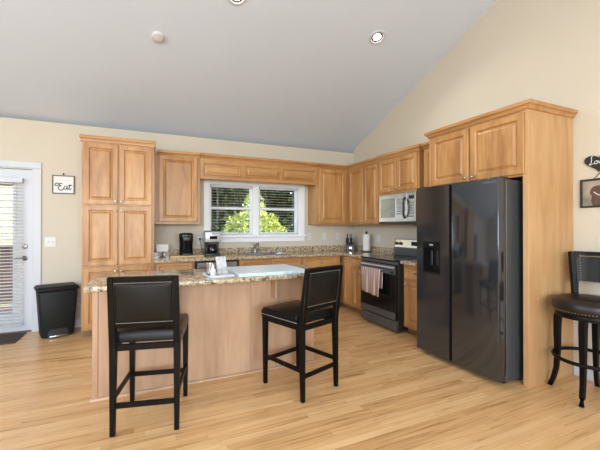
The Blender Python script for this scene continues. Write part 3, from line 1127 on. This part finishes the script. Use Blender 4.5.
# left door as slab around the dispenser recess
dx = .094, .322
dz = .868, 1.196
m = MB()
for x0, x1, z0, z1 in ((.002, dx[0], .045, 1.763), (dx[1], SPL - .012, .045, 1.763), (dx[0], dx[1], .045, dz[0]), (dx[0], dx[1], dz[1], 1.763)):
    m.box(x0, x1, -.894, -.797, z0, z1)
bmesh.ops.remove_doubles(m.bm, verts=list(m.bm.verts), dist=1e-5)
ld = m.build('door', 'black_steel', fr, 0)
m = MB()
m.box(dx[0] + .0005, dx[1] - .0005, -.83, -.80, dz[0] + .0005, dz[1] - .0005)
m.box(dx[0] + .0005, dx[0] + .012, -.897, -.83, dz[0] + .0005, dz[1] - .0005).box(dx[1] - .012, dx[1] - .0005, -.897, -.83, dz[0] + .0005, dz[1] - .0005)
m.box(dx[0] + .012, dx[1] - .012, -.897, -.83, dz[0] + .0005, dz[0] + .02).box(dx[0] + .012, dx[1] - .012, -.897, -.83, 1.13, dz[1] - .0005)
m.build('dispenser', 'black_gloss', ld, 0)
bx('dispenser_display', 'grey_plastic', ld, dx[0] + .09, dx[0] + .14, -.8985, -.8972, 1.155, 1.17)
m = MB()
m.box(dx[0] + .055, dx[0] + .085, -.85, -.835, .95, 1.10, .004).box(dx[0] + .135, dx[0] + .165, -.85, -.835, .95, 1.10, .004)
m.build('dispenser_paddle', 'black_satin', ld, 0)
bx('handle_edge', 'black_gloss', ld, SPL - .011, SPL - .002, -.86, -.80, .05, 1.758)
rd = bx('door', 'black_steel', fr, SPL + .020, FWd - .002, -.894, -.797, .045, 1.763, .005, 2)
bx('handle_edge', 'black_gloss', rd, SPL + .008, SPL + .019, -.86, -.80, .05, 1.758)
bx('door_gap', 'black_satin', fr, SPL - .002, SPL + .008, -.82, -.80, .05, 1.758)
for x in (.06, FWd - .06):
    bx('hinge_cover', 'black_satin', fr, x - .045, x + .045, -.87, -.74, 1.7555, 1.7745, .004)
    MB().lathe([(.022, 0), (.022, .03)], (x, -.74, .001), 12).build('foot', 'black_satin', fr)
for x in (.06, FWd - .06):
    MB().lathe([(.02, 0), (.02, .03)], (x, -.08, .001), 12).build('foot', 'black_satin', fr)
tx = bpy.data.curves.new('brand_lettering', 'FONT')
tx.body = 'SAMSUNG'
tx.size = .026
tx.extrude = .0008
tx.space_character = 1.15
tx.materials.append(M['steel'])
to = bpy.data.objects.new('brand_lettering', tx)
to.location = (.800, -.8952, 1.722)
to.rotation_euler = (R(90), 0, 0)
COL.objects.link(to)
bpy.context.view_layer.update()
tmesh = bpy.data.meshes.new_from_object(to.evaluated_get(bpy.context.evaluated_depsgraph_get()))
bpy.data.objects.remove(to)
to = bpy.data.objects.new('brand_lettering', tmesh)
to.location = (.800, -.8952, 1.722)
to.rotation_euler = (R(90), 0, 0)
COL.objects.link(to)
to.parent = rd

# ------------------------------------------------------------------ island
il = thing('kitchen_island', 'maple panelled kitchen island under the two counter stools', 'kitchen island', (0, 0, 0))
IX0, IX1, IY0, IY1 = -3.955, -2.03, -2.375, -1.92
bx('body', 'island_wood', il, IX0 + .012, IX1 - .012, IY0 + .012, IY1, .0, .884)
wseg = (IX1 - IX0 - .08) / 3
for k in range(3):
    x0 = IX0 + .04 + k * wseg
    bx('back_panel', 'island_wood', il, x0 + .001, x0 + wseg - .001, IY0, IY0 + .0115, .0, .884, .001)
for x in (IX0, IX1 - .04):
    bx('corner_trim', 'island_wood', il, x, x + .0395, IY0 - .004, IY0 + .0115, .0, .884, .003)
for x0, x1 in ((IX0, IX0 + .0115), (IX1 - .0115, IX1)):
    bx('end_panel', 'island_wood', il, x0, x1, IY0 + .013, IY1, .0, .884, .001)
MB().molding([(IX0 - .0005, IY1), (IX0 - .0005, IY0 - .0045), (IX1 + .0005, IY0 - .0045), (IX1 + .0005, IY1)],
             [(0, 0), (.014, 0), (.013, .008), (.008, .015), (0, .018)]).build('shoe_molding', 'island_wood', il)
for x in (-3.50, -2.48):
    bx('support_bracket', 'island_wood', il, x - .01, x + .01, IY0 - .12, IY0 - .001, .69, .884, .002)
it = MB()
t_ = bmesh.new()
it.box(-3.978, -1.97, -2.667, -1.87, .885, .925, .012, 3)
it = it.build('island_worktop', 'granite', None)
tag(it, 'speckled beige granite top of the kitchen island', 'countertop')

# long flat carton on the island
ITZ = .9255
cb = thing('flat_carton', 'long flat white carton with pale blue printed edge on the island', 'box', (-2.545, -2.355, ITZ), 1.5)
bx('carton', 'box_white', cb, -.325, .325, -.275, .275, 0, .028, .002)
bx('printed_edge', 'box_blue', cb, -.322, .322, -.2757, -.2752, .002, .026)

# tray with upright holder
tr = thing('serving_tray', 'shallow white tray on the island beside the flat carton', 'tray', (-3.005, -2.46, ITZ), 4)
m = MB()
m.box(-.105, .105, -.13, .13, 0, .006, .002)
for x0, x1, a, c in ((-.105, -.097, -.13, .13), (.097, .105, -.13, .13), (-.097, .097, -.13, -.122), (-.097, .097, .122, .13)):
    m.box(x0, x1, a, c, .006, .018, .002)
m.build('tray', 'white', tr)
TZ = ITZ + .0065
hd_ = thing('leaflet_holder', 'upright clear holder with white leaflets standing on the white tray', 'holder', (-2.975, -2.44, TZ), 14)
bx('base', 'white_plastic', hd_, -.055, .055, -.05, .05, 0, .006, .002)
m = MB()
m.prism([(-.030, .006), (-.024, .006), (.026, .165), (.020, .165)], -.05, .05, 'x')
m.prism([(-.048, .006), (-.043, .006), (-.030, .075), (-.035, .075)], -.05, .05, 'x')
m.build('holder_panel', 'glass', hd_, 0)
MB().prism([(-.036, .008), (-.031, .008), (.015, .155), (.010, .155)], -.046, .046, 'x')  .build('leaflet', 'leaflet', hd_, 0)
mg = thing('steel_cup', 'small brushed steel cup left of the leaflet holder on the tray', 'cup', (-3.068, -2.43, TZ), 20)
MB().lathe([(.026, 0), (.030, .004), (.034, .10), (.031, .10), (.027, .006)], (0, 0, 0), 20).build('cup', 'bright_steel', mg)
MB().tube([(.032, 0, .085), (.058, 0, .08), (.060, 0, .04), (.030, 0, .02)], .005, 8).build('handle', 'bright_steel', mg)
ut = tag(MB().lathe([(.022, 0), (.024, .004), (.024, .055), (.014, .065), (.010, .085), (.010, .10)], (0, 0, 0), 16).build('white_bottle', 'white_plastic'), 'small white bottle at the front corner of the tray', 'bottle')
ut.location = (-3.062, -2.535, TZ)

# ------------------------------------------------------------------ things on the back worktop
CZ = CT1 + .0006
cbd = tag(bx('cutting_board', 'board_wood', None, -.23, .23, -.14, .14, 0, .022, .005, 2), 'flat wooden board lying under the black coffee machine', 'cutting board')
cbd.location = (-3.03, -.33, CZ)
km = thing('pod_coffee_machine', 'tall glossy black rounded coffee machine on the wooden board', 'coffee machine', (-3.035, -.32, CZ + .0226))
m = MB()
m.lathe([(.088, 0), (.092, .006), (.090, .16), (.096, .20), (.097, .285), (.090, .305), (.06, .315)], (0, 0, 0), 28)
m.build('body', 'black_gloss', km)
m = MB()
pts = [(.1 * math.cos(a_), .1 * math.sin(a_), .278 + .0 * a_) for a_ in np.linspace(R(-160), R(-20), 16)]
m.tube(pts, .006, 8)
m.build('handle', 'steel', km)
bx('drip_tray', 'black_satin', km, -.06, .06, -.14, -.088, 0, .03, .006, 2)
bx('brew_head', 'black_satin', km, -.05, .05, -.12, -.088, .20, .265, .01, 2)

cm = thing('drip_coffee_maker', 'silver and black drip coffee maker with glass carafe by the window', 'coffee maker', (-2.665, -.30, CZ), 0)
bx('base', 'black_satin', cm, -.105, .105, -.10, .10, 0, .035, .008, 2)
bx('rear_column', 'black_satin', cm, -.10, .10, .02, .10, .036, .20, .006)
m = MB().box(-.115, .115, -.10, .105, .2, .355, .012, 2)
hdr = m.build('brew_head', 'silver_plastic', cm)
bx('display', 'black_glass', hdr, -.055, .055, -.103, -.1005, .245, .29, .001)
MB().lathe([(.018, 0), (.016, -.006)], (0, -.1005, .325), 16, 'y').build('emblem', 'grey_plastic', hdr)
bx('lid', 'black_satin', cm, -.105, .105, -.09, .10, .3555, .368, .005)
m = MB()
m.lathe([(.05, 0), (.072, .02), (.075, .075), (.058, .12), (.05, .135)], (0, -.035, .037), 24)
cf = m.build('carafe', 'black_glass', cm)
m = MB()
m.tube([(-.05, -.075, .155), (-.105, -.10, .145), (-.11, -.10, .08), (-.07, -.08, .06)], .009, 8)
m.build('handle', 'black_satin', cf)
m = MB().box(-.08, .08, -.102, .0, .17, .198, .004)
m.build('filter_basket', 'black_satin', cm)

wsn = thing('small_counter_sign', 'small blank white sign on a black stand beside the pantry', 'sign', (-3.345, -.28, CZ), 0)
bx('panel', 'white_plastic', wsn, -.082, .078, -.008, .008, .075, .18, .004)
MB().lathe([(.045, 0), (.045, .006), (.012, .010), (.006, .02), (.006, .08)], (.0, .012, 0), 16).build('stand', 'black_satin', wsn)

# knife block in the corner
kb = thing('knife_block', 'black knife block with steel handles in the worktop corner', 'knife block', (-.205, -.20, CZ), -28)
MB().prism([(-.07, 0), (.06, 0), (.09, .19), (.03, .225), (-.07, .10)], -.07, .07, 'x', .006).build('block', 'black_satin', kb, 25)
bx('badge', 'steel', kb, -.018, .018, -.0725, -.0702, .035, .065, .0004)
for i in range(4):
    x = -.048 + i * .032
    for j, (yy, zz) in enumerate(((-.03, .148), (.015, .205))):
        L = .10 if j else .075
        MB().bar((x, yy, zz), (x, yy - L * .35, zz + L * .95), .018, .024, .016, .02).build('knife_handle', 'grey_plastic' if i % 2 else 'black_satin', kb)

# paper towel holder
pt = thing('paper_towel_holder', 'black paper towel holder with white roll left of the range', 'paper towel', (-.145, -.615, CZ))
MB().lathe([(.088, 0), (.088, .010), (.075, .016), (.012, .018), (.010, .31), (.018, .315), (.020, .33), (.010, .345)], (0, 0, 0), 28).build('stand', 'black_satin', pt)
MB().lathe([(.022, .022), (.060, .022), (.062, .026), (.062, .292), (.060, .296), (.022, .296)], (0, 0, 0), 32, cap=False).build('roll', 'paper', pt)

# ------------------------------------------------------------------ plates on the walls
def plate(name, label, cat, loc, rz, w, h, kinds, group=None):
    t = thing(name, label, cat, loc, rz, group)
    bx('cover_plate', 'white_plastic', t, -w / 2, w / 2, -.007, -.0005, -h / 2, h / 2, .002)
    n_ = len(kinds)
    for i, k in enumerate(kinds):
        x = (i - (n_ - 1) / 2) * .046
        if k == 'switch':
            bx('toggle', 'white', t, x - .006, x + .006, -.018, -.0072, -.012, .012, .002)
        elif k == 'rocker':
            bx('rocker', 'white', t, x - .016, x + .016, -.011, -.0072, -.033, .033, .002)
        else:
            for z in (-.02, .02):
                bx('socket', 'white', t, x - .017, x + .017, -.010, -.0072, z - .014, z + .014, .004)
    return t


plate('light_switch', 'white switch plate on the wall beside the patio door', 'light switch', (-4.701, 0, 1.15), 0, .122, .125, ['switch', 'switch'])
plate('wall_outlet', 'low white outlet between the bin and the pantry', 'outlet', (-4.36, 0, .335), 0, .075, .12, ['socket'])
plate('light_switch', 'white switch plate nearest the right window casing', 'light switch', (-.925, 0, 1.175), 0, .075, .12, ['rocker'])
plate('wall_outlet', 'white outlet between the sink window and the knife block', 'outlet', (-.625, 0, 1.175), 0, .075, .12, ['socket'])
plate('wall_outlet', 'white outlet just left of the knife block corner', 'outlet', (-.345, 0, 1.175), 0, .075, .12, ['socket'])
plate('wall_outlet', 'white outlet on the right wall beside the paper towel', 'outlet', (0, -.76, 1.15), -90, .075, .12, ['socket'])
plg = plate('wall_outlet', 'white outlet with black plug between the two coffee machines', 'outlet', (-2.80, 0, 1.14), 0, .075, .12, ['socket'])
bx('plug', 'black_satin', plg, -.016, .016, -.045, -.0105, .004, .036, .004)
MB().tube([(0, -.04, .004), (.01, -.05, -.06), (.02, -.045, -.13), (.05, -.06, -.21)], .004, 6).build('plug_cord', 'black_satin', plg)

# ------------------------------------------------------------------ wall signs
def stroke(mb, pts, r0=.003, sx=1.0):
    mb.tube(pts, r0, 6)


sg = thing('wall_sign', 'small framed white sign reading Eat beside the pantry', 'sign', (-4.556, 0, 1.785), 0)
bx('panel', 'paper', sg, -.113, .113, -.010, -.002, .012, .232)
m = MB()
m.box(-.125, .125, -.02, -.001, 0, .012, .002).box(-.125, .125, -.02, -.001, .232, .244, .002)
m.box(-.125, -.113, -.02, -.001, .012, .232, .002).box(.113, .125, -.02, -.001, .012, .232, .002)
m.build('frame', 'sign_frame', sg)
MB().lathe([(.011, 0), (.011, -.02), (.006, -.024)], (0, -.001, .262), 12, 'y').build('hook', 'sign_black', sg)


def script(name, parent, strokes, mat, y, z0, s, x0, r):
    m_ = MB()
    for st in strokes:
        P = [Vector(p) for p in st]
        out = []
        for i in range(len(P) - 1):            # Catmull-Rom smoothing
            a_, b_, c_, d_ = P[max(i - 1, 0)], P[i], P[i + 1], P[min(i + 2, len(P) - 1)]
            for k in range(5):
                t = k / 5
                out.append(.5 * ((2 * b_) + (c_ - a_) * t + (2 * a_ - 5 * b_ + 4 * c_ - d_) * t * t + (3 * b_ - a_ - 3 * c_ + d_) * t ** 3))
        out.append(P[-1])
        m_.tube([(x0 + p.x * s, y, z0 + p.y * s) for p in out], r, 6)
    return m_.build(name, mat, parent)


E_ = [[(.42, .95), (.25, 1.05), (.02, .98), (-.10, .80), (.02, .66), (.25, .72), (.36, .84)],
      [(.80, .98), (.62, 1.05), (.46, .92), (.50, .74), (.68, .66), (.50, .62), (.32, .44), (.36, .16), (.60, .02), (.86, .12), (1.0, .36)]]
A_ = [[(1.42, .56), (1.24, .66), (1.06, .52), (1.02, .28), (1.16, .18), (1.34, .32), (1.44, .62), (1.38, .34), (1.44, .20), (1.60, .34)]]
T_ = [[(1.78, .92), (1.68, .50), (1.66, .26), (1.78, .18), (1.94, .32)], [(1.50, .74), (1.74, .78), (2.06, .80)]]
script('lettering', sg, E_ + A_ + T_, 'sign_black', -.0115, .045, .090, -.086, .0055)
script('small_lettering', sg, [[(0, 0), (.12, .10), (.22, 0)], [(.32, 0), (.42, .12), (.5, .02)], [(.62, .02), (.72, .1), (.84, 0)], [(.95, .02), (1.06, .11), (1.15, .02)], [(1.26, .02), (1.38, .1), (1.5, 0)]],
       'sign_grey', -.0105, .178, .092, -.075, .0012)

# heart plaque and the framed picture hanging below it (right wall; local x runs towards the viewer)
hp = thing('heart_sign', 'black heart plaque with white script on the right wall', 'sign', (0, -3.835, 1.825), -90)
hpts = []
for k in range(48):
    a_ = 2 * math.pi * k / 48
    hx = 16 * math.sin(a_) ** 3
    hz = 13 * math.cos(a_) - 5 * math.cos(2 * a_) - 2 * math.cos(3 * a_) - math.cos(4 * a_)
    hpts.append((hx * .0066, (hz + 17) * .0051))
MB().prism(hpts, -.016, -.001, 'y').build('plaque', 'sign_black', hp, 25)
L_ = [[(.30, 1.0), (.16, .92), (.18, .55), (.10, .15), (-.06, .05), (.02, -.02), (.30, .08), (.48, .10)]]
O_ = [[(.72, .42), (.52, .34), (.50, .10), (.66, .04), (.78, .20), (.72, .40), (.84, .34)]]
V_ = [[(.90, .38), (.98, .06), (1.14, .40), (1.24, .34)]]
E2 = [[(1.30, .20), (1.50, .26), (1.46, .42), (1.32, .32), (1.32, .10), (1.46, .04), (1.62, .16)]]
script('lettering', hp, L_ + O_ + V_ + E2, 'paper', -.0165, .068, .072, -.062, .0028)

pf = thing('framed_picture', 'black framed photo of a brown dog hanging below the heart plaque', 'picture', (0, -3.847, 1.518), -90)
m = MB()
PWd, PHt = .15, .252
m.box(-PWd, PWd, -.02, -.001, 0, .016, .002).box(-PWd, PWd, -.02, -.001, PHt - .016, PHt, .002)
m.box(-PWd, -PWd + .016, -.02, -.001, .016, PHt - .016, .002).box(PWd - .016, PWd, -.02, -.001, .016, PHt - .016, .002)
m.build('frame', 'sign_black', pf)
pc = bx('photo', 'photo_ground', pf, -PWd + .016, PWd - .016, -.008, -.003, .016, PHt - .016)
dog = [(-.050, .017), (-.062, .06), (-.055, .10), (-.072, .13), (-.062, .165), (-.04, .185), (-.015, .19), (.015, .19), (.04, .185), (.062, .165), (.072, .13), (.055, .10), (.062, .06), (.05, .017)]
MB().prism([(x - .008, z) for x, z in dog], -.0092, -.0082, 'y').build('photo_dog', 'photo_brown', pc, 0)
m = MB().tube([(-.048, -.0098, .135), (-.012, -.0098, .105), (.03, -.0098, .14)], .004, 6)
m.build('photo_blaze', 'paper', pc)
m = MB()
m.tube([(-.05, -.006, PHt), (.012, -.006, PHt + .062)], .003, 6).tube([(.074, -.006, PHt), (.012, -.006, PHt + .062)], .003, 6)
m.build('ribbon', 'sign_black', pf)

# ------------------------------------------------------------------ ceiling fittings
SLA = -math.atan(SL)
def ceil_z(y): return HC - SL * y


def downlight(x, y, label, power):
    t = thing('recessed_light', label, 'ceiling light', (x, y, ceil_z(y)), 0, 'recessed lights in the sloped ceiling')
    t.rotation_euler = (SLA, 0, 0)
    MB().lathe([(.098, -.0005), (.098, -.006), (.090, -.012), (.074, -.012), (.070, -.003)], (0, 0, 0), 32, cap=False).build('trim_ring', 'white', t)
    MB().lathe([(.0695, -.0035), (.055, -.002), (.040, -.0015)], (0, 0, 0), 28, cap=False).build('reflector', 'steel', t)
    MB().lathe([(.046, -.0025), (.036, -.010), (.018, -.014), (.001, -.015)], (0, 0, 0), 28, cap=False).build('bulb', 'lamp_glow', t)
    d = bpy.data.lights.new('lamp_light', 'SPOT')
    d.energy = power
    d.spot_size = R(150)
    d.spot_blend = .6
    d.shadow_soft_size = .07
    d.color = (1.0, .95, .88)
    lo = bpy.data.objects.new('lamp_light', d)
    lo.location = (0, 0, -.03)
    COL.objects.link(lo)
    lo.parent = t


downlight(-1.075, -2.142, 'recessed ceiling light nearest the right wall', 30)
downlight(-2.767, -2.165, 'recessed ceiling light at the top edge above the island', 30)
sd = thing('smoke_detector', 'small white smoke detector on the sloped ceiling', 'smoke detector', (-3.456, -1.54, ceil_z(-1.54)))
sd.rotation_euler = (SLA, 0, 0)
MB().lathe([(.060, -.0005), (.060, -.02), (.052, -.034), (.030, -.040), (.004, -.041)], (0, 0, 0), 28).build('housing', 'white_plastic', sd)
MB().lathe([(.052, -.0345), (.055, -.0325)], (0, 0, -.0005), 28, cap=False).build('vent_ring', 'grey_plastic', sd)

# ------------------------------------------------------------------ bin and mat
tc_ = thing('trash_can', 'charcoal plastic step bin between the patio door and the pantry', 'trash can', (-4.575, -.285, 0), 18)


def tapered(m_, w0, d0, w1, d1, z0, z1, bev):
    t = bmesh.new()
    v = [t.verts.new((sx * w / 2, sy * d / 2, z)) for w, d, z in ((w0, d0, z0), (w1, d1, z1)) for sx, sy in ((-1, -1), (1, -1), (1, 1), (-1, 1))]
    for f in ((3, 2, 1, 0), (4, 5, 6, 7), (0, 1, 5, 4), (1, 2, 6, 5), (2, 3, 7, 6), (3, 0, 4, 7)):
        t.faces.new([v[i] for i in f])
    bmesh.ops.bevel(t, geom=list(t.edges), offset=bev, segments=3, affect='EDGES', profile=.5)
    m_.merge(t)
    return m_


tapered(MB(), .335, .24, .405, .30, .001, .575, .03).build('bin_body', 'can', tc_)
m = MB()
tapered(m, .43, .325, .44, .335, .57, .603, .012)
tapered(m, .43, .325, .40, .29, .603, .624, .010)
m.build('lid', 'can', tc_)
m = MB()
m.prism([(-.115, .012), (.115, .012), (.10, .085), (.07, .105), (-.07, .105), (-.10, .085)], -.128, -.119, 'y', .003)
m.build('pedal_recess', 'black_satin', tc_)
bx('pedal', 'steel', tc_, -.092, .092, -.165, -.1285, .014, .034, .005, 2)
mt = tag(bx('door_mat', 'mat_dark', None, -.46, .46, -.225, .225, 0, .010, .004), 'dark brown mat on the floor at the patio door', 'mat')
mt.location = (-5.40, -.25, .0008)

# ------------------------------------------------------------------ counter stools
def counter_stool(label, loc, rz):
    t = thing('counter_stool', label, 'bar stool', loc, rz, 'square counter stools at the island')
    hw, yb, yf = .197, -.225, .225
    zs = .578                                                    # underside of the seat
    for s in (-1, 1):
        m_ = MB()
        m_.bar((s * hw, yb - .012, .0), (s * hw, yb, zs), .030, .032, .042, .048)
        m_.bar((s * hw, yb, zs - .002), (s * hw, yb - .065, 1.03), .042, .048, .036, .030)
        m_.build('leg', 'espresso', t)
    for s in (-1, 1):
        MB().bar((s * hw, yf, .0), (s * hw, yf, zs + .01), .030, .030, .042, .044).build('leg', 'espresso', t)
    # apron
    m_ = MB()
    m_.box(-hw + .022, hw - .022, yb - .014, yb + .014, zs - .035, zs + .005, .002).box(-hw + .022, hw - .022, yf - .014, yf + .014, zs - .035, zs + .005, .002)
    m_.box(-hw - .012, -hw + .012, yb + .025, yf - .023, zs - .035, zs + .005, .002).box(hw - .012, hw + .012, yb + .025, yf - .023, zs - .035, zs + .005, .002)
    m_.build('seat_frame', 'espresso', t)
    q = MB()
    q.merge(q.cushion(-.218, .218, yb + .028, yf + .03, zs + .006, zs + .075, .022, .022))
    st = q.build('seat', 'leather', t, 50)
    w_ = MB()
    w_.tube([(-.2185, yb + .028, zs + .022), (-.2185, yf + .030, zs + .022), (.2185, yf + .030, zs + .022), (.2185, yb + .028, zs + .022)], .0025, 6)
    w_.build('stitching', 'stitch', st)
    # stretchers
    for p0, p1 in (((-hw + .018, yb - .008, .19), (hw - .018, yb - .008, .19)), ((-hw + .017, yf, .205), (hw - .017, yf, .205)),
                   ((-hw, yb + .015, .235), (-hw, yf - .016, .235)), ((hw, yb + .015, .235), (hw, yf - .016, .235))):
        side = (0, 0, 1)
        MB().bar(p0, p1, .034, .020, side=side).build('stretcher', 'espresso', t)
    # back: built upright then raked
    rake = Matrix.Translation((0, yb, zs)) @ Matrix.Rotation(math.atan2(.065, .452), 4, 'X')

    def raked(fill, name, mat, parent, sm_=35):
        m2 = MB()
        fill(m2)
        bmesh.ops.transform(m2.bm, matrix=rake, verts=list(m2.bm.verts))
        return m2.build(name, mat, parent, sm_)
    L = .457
    raked(lambda k: k.box(-hw + .017, hw - .017, -.014, .016, L - .034, L, .003), 'top_rail', 'espresso', t)
    raked(lambda k: k.box(-hw + .017, hw - .017, -.014, .016, .118, .150, .003), 'bottom_rail', 'espresso', t)

    def pads(k):
        k.box(-hw + .018, hw - .018, -.006, .010, .150, L - .034)
        for s in (1, -1):
            c_ = k.cushion(-hw + .022, hw - .022, .154, L - .038, .006, .014, .016, .007)
            # pad lies in x / z, domed to +-y
            mt_ = Matrix(((1, 0, 0, 0), (0, 0, s, 0), (0, 1, 0, 0), (0, 0, 0, 1)))
            bmesh.ops.transform(c_, matrix=mt_, verts=list(c_.verts))
            bmesh.ops.recalc_face_normals(c_, faces=list(c_.faces))
            k.merge(c_)
    bk = raked(pads, 'backrest', 'dark_leather_back', t, 60)

    def piping(k):
        for s in (1, -1):
            y_ = s * .0125
            a0, a1, b0, b1 = -hw + .0215, hw - .0215, .1535, L - .0375
            k.tube([(a0, y_, b0), (a1, y_, b0), (a1, y_, b1), (a0, y_, b1)], .0022, 6, closed=True)
    raked(piping, 'piping', 'stitch', bk)
    return t


cs = counter_stool('black leather counter stool standing left, its back straight to the viewer', (-3.530, -2.762, 0), -13)
copy_thing(cs, (-2.372, -2.780, 0), 19.5, 'black leather counter stool at the right end of the island, turned diagonally', 'square counter stools at the island')

# ------------------------------------------------------------------ round swivel bar stool
bs_ = thing('swivel_bar_stool', 'round dark leather swivel bar stool with nailhead trim by the right wall', 'bar stool', (-.355, -3.93, 0), 0)
for a_ in (15, 105, 195, 285):
    c_, s_ = math.cos(R(a_)), math.sin(R(a_))
    P = []
    rr = []
    for z, r_, th in ((0, .268, .018), (.06, .245, .017), (.16, .222, .018), (.30, .212, .020), (.45, .214, .023), (.58, .212, .025), (.655, .195, .026)):
        P.append((c_ * r_, s_ * r_, z))
        rr.append(th * 1.25)
    MB().tube(P, rr, 4, square=True).build('leg', 'espresso', bs_, 40)
MB().tube([(.236 * math.cos(R(k * 10)), .236 * math.sin(R(k * 10)), .30) for k in range(36)], .015, 8, closed=True).build('foot_ring', 'espresso', bs_)
MB().lathe([(.205, .625), (.222, .63), (.226, .66), (.222, .668), (.10, .668)], (0, 0, 0), 40).build('seat_frame', 'espresso', bs_)
st = MB().lathe([(.10, .6685), (.232, .670), (.243, .682), (.247, .72), (.243, .752), (.225, .772), (.18, .783), (.10, .788), (.002, .789)], (0, 0, 0), 48).build('seat', 'brown_leather', bs_, 60)
m = MB()
for k in range(72):
    a_ = 2 * math.pi * k / 72
    q = bmesh.new()
    bmesh.ops.create_icosphere(q, subdivisions=1, radius=.0045)
    m.merge(q, Matrix.Translation((.2435 * math.cos(a_), .2435 * math.sin(a_), .688)))
m.build('nailhead_trim', 'brass', st)


def arc_panel(a0, a1, z0, z1, r0, r1, n_=20, lean=.0):
    m_ = MB()
    V = []
    for i in range(n_ + 1):
        a = R(a0 + (a1 - a0) * i / n_)
        for r_, z in ((r0, z0), (r1, z0), (r1 + lean, z1), (r0 + lean, z1)):
            V.append((r_ * math.cos(a), r_ * math.sin(a), z))
    F = []
    for i in range(n_):
        for k in range(4):
            l_ = (k + 1) % 4
            F.append((4 * i + k, 4 * i + l_, 4 * i + 4 + l_, 4 * i + 4 + k))
    F.append((0, 1, 2, 3))
    F.append((4 * n_ + 3, 4 * n_ + 2, 4 * n_ + 1, 4 * n_))
    m_.poly(V, F)
    bmesh.ops.recalc_face_normals(m_.bm, faces=list(m_.bm.faces))
    return m_


bkp = arc_panel(-48, 48, .885, 1.13, .212, .252, lean=.028).build('backrest', 'dark_leather_back', bs_, 40)
for s in (-1, 1):
    c_, s_ = math.cos(R(50 * s)), math.sin(R(50 * s))
    MB().bar((c_ * .236, s_ * .236, .765), (c_ * .262, s_ * .262, 1.135), .040, .044, .062, .050, side=(-s_, c_, 0)).build('back_post', 'espresso', bs_)
m = arc_panel(-48, 48, 1.112, 1.136, .232, .285, lean=0)
m.build('top_rail', 'espresso', bs_, 40)
m = MB()
for k in range(30):
    a_ = R(-40 + 80 * k / 29)
    q = bmesh.new()
    bmesh.ops.create_icosphere(q, subdivisions=1, radius=.006)
    m.merge(q, Matrix.Translation((.2365 * math.cos(a_), .2365 * math.sin(a_), 1.098)))
for sgn in (-1, 1):
    for k in range(11):
        f = k / 10
        a_ = R(41 * sgn)
        q = bmesh.new()
        bmesh.ops.create_icosphere(q, subdivisions=1, radius=.006)
        rr_ = .2115 + .028 * f
        m.merge(q, Matrix.Translation((rr_ * math.cos(a_), rr_ * math.sin(a_), .89 + .21 * f)))
m.build('nailhead_trim', 'brass', bkp)
